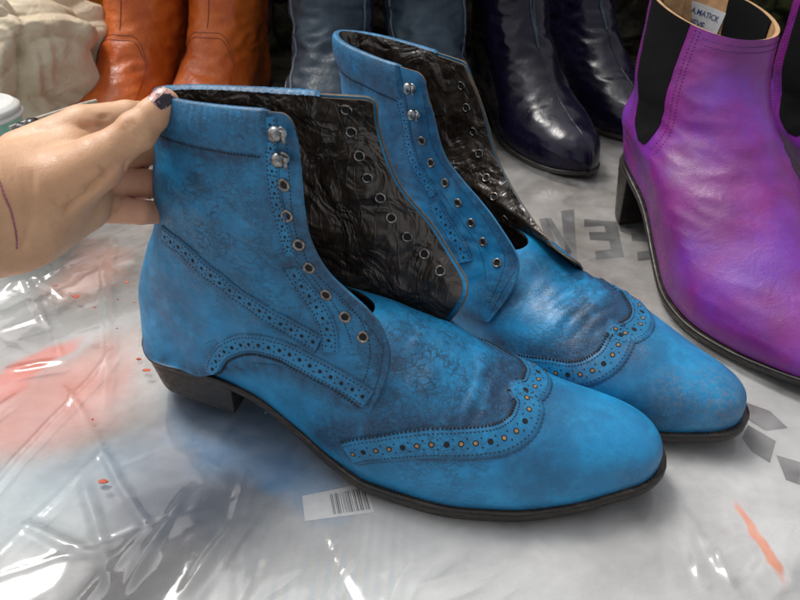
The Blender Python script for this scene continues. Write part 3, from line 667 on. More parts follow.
# ------------------------------------------------------------ generic closed boot (rings from the sole edge up to the shaft rim)
GS = ([0, .05, .15, .3, .45, .6, .7, .8, .9, .97, 1], )
def ring_surface(c):
    rows = np.array([r[:7] for r in c['rows']], float); n = len(rows)
    NV_, NT_ = c.get('nv', 120), 150
    v = np.linspace(0, n-1, NV_); R = cs(np.arange(n), rows, v)
    th = np.linspace(0, 2*np.pi, NT_, endpoint=False); G = np.zeros((NT_, NV_, 3))
    Z0 = lambda x: pchip([p[0] for p in c['z0']], [p[1] for p in c['z0']], x)
    xb0, zb0, xf0, zf0 = rows[0][:4]
    for j in range(NV_):
        xb, zb, xf, zf, W, ft, cy = R[j]; ft = min(1, max(0, ft))
        s_ = (1-np.cos(th))/2; x = xb+(xf-xb)*s_
        sn = np.sin(th); near = sn > 0
        gg = pchip(c['gs'], c['gn'], s_)*near+pchip(c['gs'], c['gf'], s_)*(~near)
        sh = np.sign(sn)*np.abs(sn)**.82*(1-ft)+sn*gg*ft
        y = -W*sh+cy*np.interp(s_, [0, 1], [.6, 1.])
        if c.get('toe_y'): y = y+c['toe_y']*ft*s_**3
        lin = zb0+(zf0-zb0)*s_; fade = max(0, 1-v[j]/(n-1)*c.get('fade', 2.2))
        z = zb+(zf-zb)*s_**c.get('zp', 1.)+fade*(Z0(x)-(zb0+(zf0-zb0)*s_))+c.get('dome', .0)*0
        k = v[j]/(n-1)
        G[:, j] = np.stack([x, y, z], -1)
    am = c.get('wrinkle', .12); sd_ = c.get('seed', 0)
    N = normals(G, True)
    if N[NT_//4, NV_//2, 1] > 0: N = -N
    for i in range(NT_):
        for j in range(2, NV_):
            p = G[i, j]; k = min(1, (j-2)/10)*min(1, (NV_-1-j)/8+.2)
            ank = math.exp(-((p[2]-c.get('ankz', 9))/3.5)**2)
            d = nz(p, .3, sd_)*am*1.2+(.3-abs(nz((p[0]*.6, p[1]*.6, p[2]*1.5), .55, sd_+3)))*am*(1.0+c.get('ank', 1.5)*ank)
            G[i, j] += N[i, j]*d*k
    N = normals(G, True)
    if N[NT_//4, NV_//2, 1] > 0: N = -N
    return G, N, Z0, rows
def ring_patch(G, N, t0, t1, v0, v1, off, thick, shape=None, nu=40, nv=40):
    NT_, NV_ = G.shape[:2]; A = np.zeros((nu, nv, 3)); B = np.zeros((nu, nv, 3))
    for j in range(nv):
        b = j/(nv-1)
        for i in range(nu):
            a = i/(nu-1); t, v = (t0+(t1-t0)*a, v0+(v1-v0)*b) if shape is None else shape(a, b)
            ti = (t % 1.)*NT_; i0 = int(ti) % NT_; fa = ti-int(ti); i1 = (i0+1) % NT_
            vj = min(NV_-1.001, max(0, v*(NV_-1))); j0 = int(vj); fb = vj-j0
            for S_, O in ((G, A), (N, B)):
                O[i, j] = (S_[i0, j0]*(1-fa)+S_[i1, j0]*fa)*(1-fb)+(S_[i0, j0+1]*(1-fa)+S_[i1, j0+1]*fa)*fb
    return A+B*off, B, thick
def ring_boot(name, fr, c, label, group):
    root = empty(name, fr); tag(root, label, 'boot', group)
    G, N, Z0, rows = ring_surface(c)
    mb = MB(); mb.slab(G, N, .28, 0, 1, 1, cu=True); mb.build('upper', [M[c['mat']], M[c.get('inner', 'tan')]], root)
    n = G.shape[0]; h = n//2
    xs = G[:h+1, 0, 0]; yn_ = G[:h+1, 0, 1]; yf_ = np.r_[G[0, 0, 1], G[h:, 0, 1][::-1]]; xf_ = np.r_[G[0, 0, 0], G[h:, 0, 0][::-1]]
    yn = lambda x: np.interp(x, xs, yn_)-.22*np.sqrt(np.clip((np.asarray(x)-xs[0]+.2)/2, 0, 1))
    yf = lambda x: np.interp(x, xf_, yf_)+.22*np.sqrt(np.clip((np.asarray(x)-xs[0]+.2)/2, 0, 1))
    zt = lambda x: Z0(np.clip(x, xs[0], xs[-1]))+.05
    sole_part((xs[0]-.15, xs[-1]+.25), yn, yf, zt, lambda x: np.full_like(np.asarray(x, float), .5), 0., root)
    heel_part(c.get('heel_l', 6.5), lambda x: yn(x+xs[0]), lambda x: yf(x+xs[0]), lambda x: zt(x)-.45, 0., root, taper=c.get('taper', .5), back=.6)
    return root, G, N
def seam(G, N, pts, root, mat, r=.05, off=.02, name='seam'):
    NT_, NV_ = G.shape[:2]; P = []
    for t, v in pts:
        ti = (t % 1)*NT_; i0 = int(ti) % NT_; i1 = (i0+1) % NT_; f = ti-int(ti); vj = min(NV_-1.01, v*(NV_-1)); j = int(vj); g = vj-j
        P.append((G[i0, j]*(1-f)+G[i1, j]*f)*(1-g)+(G[i0, j+1]*(1-f)+G[i1, j+1]*f)*g+N[i0, j]*off)
    P = smooth_path(P, .15, 1); mb = MB(); mb.tube(P, r, 0, 6); return mb.build(name, [mat], root)

gs = [0, .05, .15, .3, .45, .6, .7, .8, .9, .97, 1]
gn_p = [1., .98, .90, .78, .90, 1.12, 1.20, 1.12, .94, .72, .6]; gf_p = [1., .95, .86, .72, .76, .92, .98, .92, .78, .62, .5]
purple = dict(mat='purple', inner='tan', gs=gs, gn=gn_p, gf=gf_p, toe_y=.8, wrinkle=.07, seed=2., ankz=10, fade=2.0, zp=1.25,
    z0=[(0, 5.4), (5, 5.2), (8, 4.5), (12, 2.9), (16, 1.3), (19, .75), (24, .6), (28, .9), (31.5, 1.7)],
    rows=[(.5, 5.4, 31.2, 1.6, 5.3, 1, -.9), (.1, 6.4, 31.0, 2.5, 5.5, 1, -.9), (-.1, 7.3, 29.0, 3.9, 5.5, .92, -.9), (-.2, 8.3, 25.0, 5.6, 5.3, .75, -1.1),
          (-.1, 9.6, 20.6, 7.9, 5.0, .55, -1.2), (.5, 11.2, 17.2, 10.4, 4.25, .35, -1.1), (.6, 13., 14.9, 12.8, 4.0, .15, -1.3), (.5, 15.8, 13.4, 15.1, 3.8, 0, -1.2), (.2, 19.2, 12.8, 17.35, 3.75, 0, -1.0)],
    heel_l=6.0, taper=.45)
def chelsea(fr, label, detail=True):
    root, G, N = ring_boot('ankle_boot', fr, purple, label, 'purple ankle boots')
    for sgn in (1, -1):
        c0 = .238 if sgn > 0 else -.238
        def shp(a, b):
            wd = .092*(b**.42)*(1-.12*b); v = .50+(1.004-.50)*b
            return c0+sgn*(.004+.012*b)+wd*(a*2-1)*1.0-sgn*.02*(1-b), v
        A, B, t = ring_patch(G, N, 0, 0, 0, 0, .05, .08, shp)
        mb = MB(); mb.slab(A, B, .09, 0); mb.build('elastic_gusset', [M['elastic']], root, recalc=True)
        for e in (0, 1):                       # topstitching along both sides of the gusset
            mbs = MB()
            for q in (.018, .030):
                P = []
                for b in np.linspace(.06, 1, 40):
                    t_, v_ = shp(e, b); t_ += q*(1 if e else -1)
                    A2, B2_, _ = ring_patch(G, N, t_, t_, v_, v_, .012, 0, None, 2, 2); P.append(A2[0, 0])
                P = resample(P, .24)
                for i in range(len(P)-1):
                    mbs.stitch(P[i], P[i+1]-P[i], np.array([0, -sgn, .1]), .16, .06, .03, 0)
            mbs.build('gusset_stitching', [M['pstitch']], root)
        # gusset lining seen from inside
        A, B, t = ring_patch(G, N, 0, 0, 0, 0, -.32, .08, shp); mb = MB(); mb.slab(A, B, .06, 0); mb.build('gusset_lining', [M['elastic']], root, recalc=True)
    # rim stitching
    mbs = MB()
    for v_ in (.975, .955):
        P = []
        for t_ in np.linspace(.375, .625, 50):
            A2, B2_, _ = ring_patch(G, N, t_, t_, v_, v_, .015, 0, None, 2, 2); P.append(A2[0, 0])
        P = resample(P, .2)
        for i in range(len(P)-1): mbs.stitch(P[i], P[i+1]-P[i]+np.array([0, 0, .08*(-1)**i]), np.array([1., 0, .1]), .15, .06, .03, 0)
    mbs.build('rim_stitching', [M['pstitch']], root)
    # tan pull loop at the back
    A, B, _ = ring_patch(G, N, -.035, .035, .86, 1.0, -.30, 0, None, 8, 14)
    P = np.concatenate([A, ], 1); mb = MB(); mb.slab(P, B, .12, 0); pl = mb.build('pull_tab', [M['tan']], root, recalc=True)
    return root, G, N
M['pstitch'] = simple('purple_thread', (.07, .012, .12), .6)
PF = (23.3, 57.5, math.radians(-81.5))
pr_, PG, PN = chelsea(PF, 'purple ankle boot with black elastic side, its tan inside and handwritten label showing')
PF2 = (36.0, 59.5, math.radians(-80))
chelsea(PF2, 'second purple ankle boot, cut off by the right edge of the photo')
# handwritten label stuck on the tan lining at the back of the shaft
def flat_text(txt, size, thick=.0):
    cu = bpy.data.curves.new('t', 'FONT'); cu.body = txt; cu.size = size; cu.offset = .012*size; cu.resolution_u = 2
    o = bpy.data.objects.new('t', cu); col.objects.link(o); dg = bpy.context.evaluated_depsgraph_get()
    me = bpy.data.meshes.new_from_object(o.evaluated_get(dg)); V = np.array([v.co[:] for v in me.vertices]); Fc = [tuple(p.vertices) for p in me.polygons]
    bpy.data.objects.remove(o); bpy.data.curves.remove(cu); return V, Fc

def label_on_lining():
    # plane tangent to the inside of the back wall
    nt, nv = PG.shape[:2]
    V_, P_ = grid_polys((PG-PN*.30)[:, 60:]); tr_ = BVHTree.FromPolygons(V_, P_); o_ = Vector(to_local(PF, CAM)); d_ = Vector(to_local(PF, ray(705, 20), True)).normalized()
    W_, H_ = 3.2, 2.1; h_ = None
    while True:
        q_ = tr_.ray_cast(o_, d_)
        if q_[0] is None: break
        h_ = q_; o_ = q_[0]+d_*.01
    c0 = np.array(h_[0]); n0 = np.array(h_[1]); n0 = n0 if n0@np.array(d_) < 0 else -n0; n0[2] *= .3; n0 /= np.linalg.norm(n0); print('label', c0, n0)
    up = np.array([0, 0, 1.]); up = up-n0*(up@n0); up /= np.linalg.norm(up); rt = np.cross(up, n0)
    ang = math.radians(-10); rt, up = rt*math.cos(ang)+up*math.sin(ang), up*math.cos(ang)-rt*math.sin(ang)
    def pt(a, b, o=0.):
        return c0+rt*a+up*b+n0*(o+.12-.030*a*a*0)
    bend = lambda a: .055*a*a
    mb = MB(); g = np.array([[pt(a, b, bend(a)) for b in np.linspace(-H_/2, H_/2, 6)] for a in np.linspace(-W_/2, W_/2, 14)])
    mb.slab(g, np.broadcast_to(n0, g.shape), .02, 0); lb = mb.build('label', [M['labelw']], pr_, recalc=True)
    mb = MB()
    for txt, b0, sz in (('A.MATICK', .22, .60), ('HEVE', -.68, .72)):
        V, Fc = flat_text(txt, sz); mb.add([pt(-W_/2+.22+q[0]*.95, b0+q[1]+.12*q[0]*0, bend(-W_/2+.22+q[0]*.95)+.02) for q in V], Fc)
    mb.build('handwriting', [M['ink']], lb, smooth=False)
label_on_lining()

gn_n = [1., .95, .88, .74, .80, .97, 1.04, 1.06, 1.08, 1.0, .85]
def tall_rows(h, zh, cap=1., wd=1., lean=0., toe=30.6):
    return [(.5, zh, toe, 1.2, 4.7*wd, 1, 0), (.1, zh+1, toe, 2.4, 4.85*wd, 1, 0), (-.1, zh+2, toe-1.3, 3.9, 4.75*wd, .95, 0), (0, zh+3, 26., 5.2, 4.5*wd, .85, 0), (.3, zh+4.4, 21.0, 7.2, 4.2*wd, .6, 0),
            (.8, zh+6.3, 17, 10.2, 4.0*wd, .35, 0), (1., zh+9, 14.3, 13.5, 4.1*wd, .1, 0), (.6, zh+12.5, 13.2, 17.5, 4.4*wd, 0, lean*.3), (.0, zh+17, 12.9, 22.5, 4.8*wd, 0, lean*.7), (-.2, h, 12.9, h, 5.0*wd, 0, lean)]
def zarch(zh): return [(0, zh), (5, zh-.2), (8, zh*.83), (12, zh*.5+.2), (16, zh*.15+.6), (19, .7), (24, .55), (28, .7), (31.5, 1.2)]
navy = dict(mat='navy', inner='navy', gs=gs, gn=gn_n, gf=gn_n, wrinkle=.16, seed=5., ankz=12, ank=2.2, rows=tall_rows(30, 4.2, wd=.98), z0=zarch(4.2), heel_l=6.2)
def navy_boot(fr, label, sd):
    c = dict(navy); c['seed'] = sd; root, G, N = ring_boot('tall_boot', fr, c, label, 'navy boots')
    NTf = .5
    seam(G, N, [(NTf, v) for v in np.linspace(.02, .62, 30)], root, M['navy'], .07, .02, 'front_seam')
    for o_ in (-.012, .012):
        seam(G, N, [(NTf+o_*min(1, 2.5*(v-.56)), v) for v in np.linspace(.56, .79, 20)], root, M['slate'], .13, .06, 'piping')
    A, B, _ = ring_patch(G, N, 0, 0, 0, 0, .10, .1, lambda a, b: (.5+.033*(a*2-1)*(.35+.65*min(1, b*3)**.5), .78+.2*b), 14, 24)
    mb = MB(); mb.slab(A, B, .14, 0); mb.build('zip_garage', [M['slate']], root, recalc=True)
navy_boot((11.2, 90.6, math.radians(-74)), 'glossy navy boot with a front seam, standing left of the other navy boot', 5.)
navy_boot((22.0, 101., math.radians(-75)), 'glossy navy boot creased at the ankle, partly behind the purple boot', 9.)

orange = dict(mat='orange', inner='tan', gs=gs, gn=gn_n, gf=gn_n, wrinkle=.15, seed=3., ankz=11, ank=2.0, rows=tall_rows(32, 3., wd=1.06), z0=zarch(3.), heel_l=6.5)
def orange_boot(fr, label, sd):
    c = dict(orange); c['seed'] = sd; root, G, N = ring_boot('tall_boot', fr, c, label, 'orange boots')
    v1 = .60
    def shp(a, b):
        x = a*2-1; top = v1-.10*max(0, abs(x)-.35)**2/.42; return .5+.115*x*(1.1-.1*b), .04+(top-.04)*b
    A, B, _ = ring_patch(G, N, 0, 0, 0, 0, .10, .1, shp, 50, 60)
    mb = MB(); mb.slab(A, B, .13, 0); mb.build('vamp_panel', [M['patch']], root, recalc=True)
    for q in (.985, .955):
        seam(G, N, [shp(a, q) for a in np.linspace(.0, 1., 40)], root, M['othread'], .035, .125, 'panel_stitching')
    seam(G, N, [(.5, v) for v in np.linspace(v1+.01, .97, 30)], root, M['othread'], .05, .02, 'front_seam')
M['othread'] = simple('brown_thread', (.10, .015, .004), .6)
orange_boot((-30.6, 93., math.radians(-98)), 'orange leather boot directly behind the thumb, left of the pair', 3.)
orange_boot((-20.6, 94., math.radians(-98)), 'orange leather boot right of its mate, next to the slate grey one', 7.)
slate = dict(mat='slate', inner='navy', gs=gs, gn=gn_n, gf=gn_n, wrinkle=.3, seed=4., ankz=11, ank=1.6, rows=tall_rows(31, 3., wd=1.18), z0=zarch(3.), heel_l=6.5)
def slate_boot(fr, label, sd):
    c = dict(slate); c['seed'] = sd; root, G, N = ring_boot('tall_boot', fr, c, label, 'slate grey boots')
    for t in (.345, .655):
        seam(G, N, [(t+.03*math.sin(v*5), v) for v in np.linspace(.10, .97, 30)], root, M['pipe'], .11, .05, 'side_piping')
    for t in (.31, .69):
        seam(G, N, [(t+.03*math.sin(v*5), v) for v in np.linspace(.30, .97, 30)], root, M['navy'], .22, -.05, 'side_zip')
slate_boot((-8.0, 89.5, math.radians(-91)), 'slate grey boot with pale piping, beside the orange pair', 4.)
slate_boot((2.8, 90.5, math.radians(-88)), 'slate grey boot behind the open collar of the further blue boot', 8.)

# ------------------------------------------------------------ the surface: backing, stains, printing, clear film
def ground_mat():
    t = NT('market_floor')
    c = t.mix(t.ramp(t.noise(.09, 5, .6), .35, .65), (.35, .345, .34), (.53, .53, .525))
    sep = t.n.new('ShaderNodeSeparateXYZ'); t.l(t.co, sep.inputs[0]); X, Y = sep.outputs[0], sep.outputs[1]
    farf = t.ramp(Y, 27, 46)
    c = t.mix(farf, c, t.mix(t.ramp(t.noise(.12, 5, .65, w=3), .35, .65), (.17, .15, .13), (.30, .28, .255)))
    wc = t.warp(4., .16); wc = t.warp(1.2, .7, wc)
    def spot(px, py, rx, ry, rot, color, soft=.6, amt=1.):
        nonlocal c
        p = atz(px, py, 0)
        q = t.map((1/rx, 1/ry, 0.0), co=t.map((1, 1, 1), rot=(0, 0, -rot), co=t.map((1, 1, 1), loc=(-p[0], -p[1]+0, 0), co=wc)))
        l = t.n.new('ShaderNodeVectorMath'); l.operation = 'LENGTH'; t.l(q, l.inputs[0])
        f = t.ramp(l.outputs['Value'], 1-soft*.5, 1+soft*.5, amt, 0)
        c = t.mix(f, c, color)
    spot(195, 400, 6., 4., 0, (.17, .145, .125), 1.2, .9)
    spot(250, 425, 5.5, 4.0, .0, (.17, .20, .26), 1., .85)
    spot(300, 388, 5.2, 3.2, -.5, (.12, .30, .52), .9, .75)
    spot(250, 365, 2.4, 1.5, -.5, (.08, .15, .24), .9, .6)
    spot(340, 425, 3.6, 1.6, -.8, (.12, .31, .54), .8, .75)
    spot(130, 430, 4., 2., .3, (.22, .32, .40), 1.2, .6)
    spot(85, 375, 5.2, 3.4, .2, (.58, .17, .11), 1.1, .65)
    spot(80, 340, 1.2, 3.6, -.35, (.66, .12, .06), .8, .8)
    spot(148, 340, 2.2, 4.0, 0, (.62, .25, .18), 1., .6)
    spot(130, 250, 2.6, 5.0, .3, (.60, .30, .22), 1., .6)
    spot(20, 270, 5., 5., 0, (.50, .50, .48), .9, .7)
    spot(790, 490, .35, 2.6, .1, (.65, .17, .05), .6, .9)
    spot(40, 470, 6., 2.6, 0, (.36, .46, .50), 1., .6)
    spot(460, 580, 12., 3.5, 0, (.55, .56, .55), 1., .8)
    # printed faint blue bars under the film at the front
    bar = t.n.new('ShaderNodeTexWave'); t.l(t.map((1, .25, 1), rot=(0, 0, .25), co=t.co), bar.inputs[0]); bar.inputs['Scale'].default_value = .55; bar.inputs['Distortion'].default_value = 1.5
    reg = t.m('MULTIPLY', t.ramp(Y, 22, 18.5), t.m('MULTIPLY', t.ramp(X, -10, -7), t.ramp(X, 2, -1)))
    c = t.mix(t.m('MULTIPLY', reg, t.ramp(bar.outputs['Fac'], .4, .7, 0, .18)), c, (.25, .36, .45))
    # bare stony ground behind the sheet
    st = t.vor(.16, 'F1', t.warp(3, .3)); stc = t.mix(t.ramp(t.noise(.25, 6, .7, w=8), .35, .7), (.008, .007, .006), (.05, .045, .028))
    stc = t.mix(t.ramp(t.noise(.07, 4, .6, w=12), .5, .65), stc, (.035, .028, .022))
    edge = t.m('ADD', Y, t.m('MULTIPLY', t.noise(.05, 3), 6))
    c = t.mix(t.ramp(edge, 82, 84), c, stc)
    n = t.bump(t.noise(.8, 5, .7, w=2), .5, .3)
    return t.fin(c, .7, n, Specular_IOR_Level=.15)
mb = MB(); mb.add([(-6000, -300, -.55), (6000, -300, -.55), (6000, 9000, -.55), (-6000, 9000, -.55)], [(0, 1, 2, 3)])
tag(mb.build('ground', [ground_mat()]), kind='structure')
# printed letters on the backing, seen upside down
M['print'] = simple('dark_printing', (.018, .017, .017), .6, .3, .6)
M['printf'] = simple('faded_printing', (.07, .065, .065), .6, .3, .6)
def ink_poly(name, polys, mat, lab, cat, grp=None, z=-.54):
    mb = MB(); o0 = atz(*polys[0][0], z)
    for P in polys: mb.add([atz(a, b, z) for a, b in P][::-1], [tuple(range(len(P)))], 0)
    o = mb.build(name, [mat], None, smooth=False); return tag(o, lab, cat, grp)
ink_poly('printed_letter', [[(584, 219), (617, 222), (624, 257), (596, 260), (595, 251), (611, 249), (609, 241), (590, 240), (589, 232), (606, 232), (604, 226), (584, 227)]], M['print'], 'dark capital E printed upside down, left of the purple boot', 'letter', 'printed letters under the film')
ink_poly('printed_letter', [[(518, 220), (524, 220), (541, 248), (535, 250)], [(539, 219), (547, 218), (560, 256), (551, 257)], [(561, 211), (574, 209), (577, 260), (566, 260)], [(545, 218), (551, 218), (572, 252), (567, 258)]], M['printf'], 'faded slanted letter N printed left of the dark letter E', 'letter', 'printed letters under the film')
ink_poly('printed_letter', [[(a_+42, b_+1) for a_, b_ in [(584, 219), (617, 222), (624, 257), (596, 260), (595, 251), (611, 249), (609, 241), (590, 240), (589, 232), (606, 232), (604, 226), (584, 227)]]], M['print'], 'dark printed letter half hidden under the purple boot sole', 'letter', 'printed letters under the film')
ink_poly('printed_patch', [[(745, 402), (770, 411), (788, 428), (766, 431), (748, 420)], [(748, 425), (776, 441), (770, 463), (752, 452), (742, 438)], [(776, 455), (800, 462), (800, 485), (786, 480)]], M['printf'], 'broken dark grey printing right of the scuffed blue toe', 'printing')
M['paper'] = simple('white_paper', (.72, .72, .72), .6, .06)
def barcode():
    c = [np.array(atz(a, b, -.535)) for a, b in ((302, 496), (366, 483), (374, 512), (305, 521))]
    def q(u, v, dz=0): return (c[0]*(1-u)+c[1]*u)*(1-v)+(c[3]*(1-u)+c[2]*u)*v+np.array([0, 0, dz])
    root = MB(); root.add([q(0, 0), q(1, 0), q(1, 1), q(0, 1)][::-1], [(0, 1, 2, 3)]); o = root.build('barcode_label', [M['paper']], None, smooth=False)
    tag(o, 'white label with a barcode lying under the film below the near sole', 'label')
    mb = MB(); u = .42
    while u < .95:
        w_ = random.choice([.008, .012, .02]); mb.add([q(u, .15, .01), q(u+w_, .15, .01), q(u+w_, .9, .01), q(u, .9, .01)][::-1], [(0, 1, 2, 3)]); u += w_+random.choice([.01, .018, .026])
    mb.build('bars', [M['printf']], o, smooth=False)
barcode()

def film():
    x0, x1, y0, y1 = -52, 52, 6, 82; nx, ny = 600, 480
    X, Y = np.meshgrid(np.linspace(x0, x1, nx), np.linspace(y0, y1, ny), indexing='ij')
    Hh = np.zeros_like(X)
    R = random.Random(11)
    def fold(ax, ay, bx, by, w_, a):
        nonlocal Hh
        L = math.hypot(bx-ax, by-ay); tx, ty = (bx-ax)/L, (by-ay)/L
        s_ = (X-ax)*tx+(Y-ay)*ty; d = -(X-ax)*ty+(Y-ay)*tx
        d = d+.18*np.sin(s_*.35+ax)+.02*np.sin(s_*2.3+ay)
        win = np.clip(s_/1.5, 0, 1)*np.clip((L-s_)/1.5, 0, 1)
        r = 1-np.abs(d)/w_; Hh = Hh+a*np.clip(r, 0, 1)*win
    for _ in range(230):
        cx, cy = R.uniform(-45, 45), R.uniform(8, 80); an = R.gauss(1.3, .7); L = R.uniform(3, 22)
        fold(cx-math.cos(an)*L/2, cy-math.sin(an)*L/2, cx+math.cos(an)*L/2, cy+math.sin(an)*L/2, R.uniform(.18, .38), R.choice([-.6, 1, 1])*R.uniform(.03, .11))
    def pf(a, b, w_, am):
        p, q = atz(*a), atz(*b); fold(p[0], p[1], q[0], q[1], w_, am)
    for a, b, w_, am in [((108, 230), (105, 420), .5, .25), ((0, 372), (65, 360), .5, .3), ((60, 385), (160, 540), .4, .25), ((0, 300), (60, 250), .6, .5), ((10, 240), (50, 330), .5, .5), ((0, 265), (70, 300), .4, .4),
                         ((180, 600), (260, 500), .5, .45), ((120, 600), (190, 480), .5, .3), ((250, 450), (230, 520), .5, .4), ((230, 430), (250, 410), .4, .4), ((400, 575), (480, 525), .5, .35), ((410, 590), (500, 560), .4, .25),
                         ((685, 505), (700, 600), .5, .5), ((680, 500), (735, 600), .35, .4), ((620, 600), (645, 570), .5, .4), ((740, 600), (800, 530), .7, .6), ((760, 580), (800, 560), .5, .5), ((640, 590), (760, 545), .8, .3), ((150, 310), (140, 440), .4, .2), ((85, 470), (110, 600), .5, .3), ((10, 520), (120, 560), .5, .3)]:
        pf(a, b, w_*.8, am*.55)
    # fine crumple in patches
    pats = [(*atz(30, 275)[:2], 8, 1.), (*atz(10, 230)[:2], 7, 1.), (*atz(160, 560)[:2], 3.5, .8), (*atz(240, 435)[:2], 2.2, .7), (*atz(700, 570)[:2], 4.5, .8), (*atz(790, 560)[:2], 5, 1.), (*atz(560, 200)[:2], 9, .5), (*atz(80, 330)[:2], 6, .4), (*atz(20, 560)[:2], 3, .3), (*atz(420, 590)[:2], 4, .4)]
    Wt = np.full_like(X, .16)
    for a, b, r, k in pats: Wt = np.maximum(Wt, k*np.exp(-((X-a)**2+(Y-b)**2)/r**2))
    flat = X*0
    for fr, l in ((B1, 31), (B2, 31), (PF, 31), (PF2, 31)):        # weighed down under the soles
        c_, s_ = math.cos(fr[2]), math.sin(fr[2]); lx = (X-fr[0])*c_+(Y-fr[1])*s_; ly = -(X-fr[0])*s_+(Y-fr[1])*c_
        dx = np.maximum(0, np.maximum(-lx, lx-l)); dy = np.maximum(0, np.abs(ly)-5.2); flat = np.maximum(flat, 1-np.clip((np.hypot(dx, dy))/2.5, 0, 1))
    RR = np.random.default_rng(5); Z = np.zeros_like(X); C_ = np.zeros_like(X)
    tri = lambda q: 2*np.abs(q-np.floor(q+.5))
    wx = .9*np.sin(X*.21+Y*.13+1)+.5*np.sin(X*.13-Y*.37); wy = .9*np.sin(Y*.19-X*.11+2)+.5*np.sin(Y*.33+X*.17)
    for k in range(9):                                  # flat facets meeting in sharp creases
        an = RR.uniform(0, math.pi); f = RR.uniform(.09, .34); q = ((X+wx*RR.uniform(.3, 1))*math.cos(an)+(Y+wy*RR.uniform(.3, 1))*math.sin(an))*f+RR.uniform(0, 9)
        C_ += tri(q+.22*tri(q*.37+k))*RR.uniform(.05, .13)/f*.18
    Z = C_*Wt*1.5+.12*np.sin(X*.09+.6)*np.sin(Y*.11)
    Z = Z+Hh; Z = np.where(Z > .9, .9, Z); Z = Z-.05
    Z = Z*(1-flat)-.03*flat; Z = np.maximum(Z, -.42); Z = Z-.06
    t = NT('clear_film'); tr = t.n.new('ShaderNodeBsdfTransparent'); tr.inputs[0].default_value = (.95, .955, .96, 1)
    df = t.n.new('ShaderNodeBsdfDiffuse'); df.inputs[0].default_value = (.80, .80, .80, 1)
    gl = t.n.new('ShaderNodeBsdfGlossy'); gl.inputs['Roughness'].default_value = .10; gl.inputs[0].default_value = (1, 1, 1, 1)
    bp = t.bump(t.noise(.9, 3, .5, dist=.8), .12, .05)
    t.l(bp, gl.inputs['Normal'])
    fr_ = t.n.new('ShaderNodeFresnel'); fr_.inputs[0].default_value = 1.5; t.l(bp, fr_.inputs['Normal'])
    m1 = t.n.new('ShaderNodeMixShader'); t.l(t.ramp(t.noise(.25, 5, .65, w=4), .3, .75, .05, .22), m1.inputs[0]); t.l(tr.outputs[0], m1.inputs[1]); t.l(df.outputs[0], m1.inputs[2])
    m2 = t.n.new('ShaderNodeMixShader'); t.l(t.m('MULTIPLY', fr_.outputs[0], .85, clamp=True), m2.inputs[0]); t.l(m1.outputs[0], m2.inputs[1]); t.l(gl.outputs[0], m2.inputs[2])
    t.l(m2.outputs[0], t.out.inputs[0])
    mb = MB(); mb.grid(np.stack([X, Y, Z], -1)); o = mb.build('plastic_film', [t.mat]); tag(o, 'clear wrinkled plastic film spread under all the boots', 'plastic sheet')
film()

# ------------------------------------------------------------ implicit-surface figures
def surface_nets(fn, lo, hi, h):
    lo = np.array(lo, float); n = np.ceil((np.array(hi)-lo)/h).astype(int)+1
    ax = [lo[k]+h*np.arange(n[k]) for k in range(3)]
    P = np.stack(np.meshgrid(*ax, indexing='ij'), -1); Fv = fn(P)
    ins = Fv < 0; c = np.zeros(n-1); w_ = np.zeros(tuple(n-1)+(3,)); cnt = np.zeros(n-1)
    cor = [(i, j, k) for i in (0, 1) for j in (0, 1) for k in (0, 1)]
    def sl(o): return tuple(slice(o[a], n[a]-1+o[a]) for a in range(3))
    for a in cor:
        for d in range(3):
            if a[d] == 0:
                b = list(a); b[d] = 1
                fa, fb = Fv[sl(a)], Fv[sl(b)]; cr = (fa < 0) != (fb < 0)
                t = np.where(cr, fa/np.where(np.abs(fa-fb) < 1e-9, 1, fa-fb), 0)
                pos = np.zeros(tuple(n-1)+(3,)); pos[..., :] = a; pos[..., d] += t
                w_ += pos*cr[..., None]; cnt += cr
    act = cnt > 0; idx = -np.ones(n-1, int); idx[act] = np.arange(act.sum())
    base = np.stack(np.meshgrid(*[np.arange(m-1) for m in n], indexing='ij'), -1)
    V = lo+h*(base[act]+w_[act]/cnt[act][:, None]); Fc = []
    for d in range(3):
        e1, e2 = [(1, 2), (2, 0), (0, 1)][d]
        s0 = [slice(1, n[k]-1) for k in range(3)]; s0[d] = slice(0, n[d]-1); s1 = list(s0); s1[d] = slice(1, n[d])
        a, b = ins[tuple(s0)], ins[tuple(s1)]
        for flip, msk in ((False, a & ~b), (True, ~a & b)):
            q = np.argwhere(msk)
            if not len(q): continue
            off = np.array([1, 1, 1]); off[d] = 0; q = q+off
            def g(o1, o2):
                r = q.copy(); r[:, e1] -= o1; r[:, e2] -= o2; return idx[r[:, 0], r[:, 1], r[:, 2]]
            f = np.stack([g(0, 0), g(1, 0), g(1, 1), g(0, 1)], -1)
            if flip: f = f[:, ::-1]
            Fc += f.tolist()
    return V, Fc
def cap(P, a, b, ra, rb):
    a = np.asarray(a, float); b = np.asarray(b, float); ba = b-a; t = np.clip(((P-a)@ba)/(ba@ba), 0, 1)
    return np.linalg.norm(P-(a+t[..., None]*ba), axis=-1)-(ra+(rb-ra)*t)
def ell(P, c, r, ax=None):
    q = (P-np.asarray(c)); 
    if ax is not None: q = q@np.array(ax).T
    q = q/np.array(r); L = np.linalg.norm(q, axis=-1); return (L-1)*min(r)
def smin(a, b, k):
    h = np.clip(.5+.5*(b-a)/k, 0, 1); return b*(1-h)+a*h-k*h*(1-h)

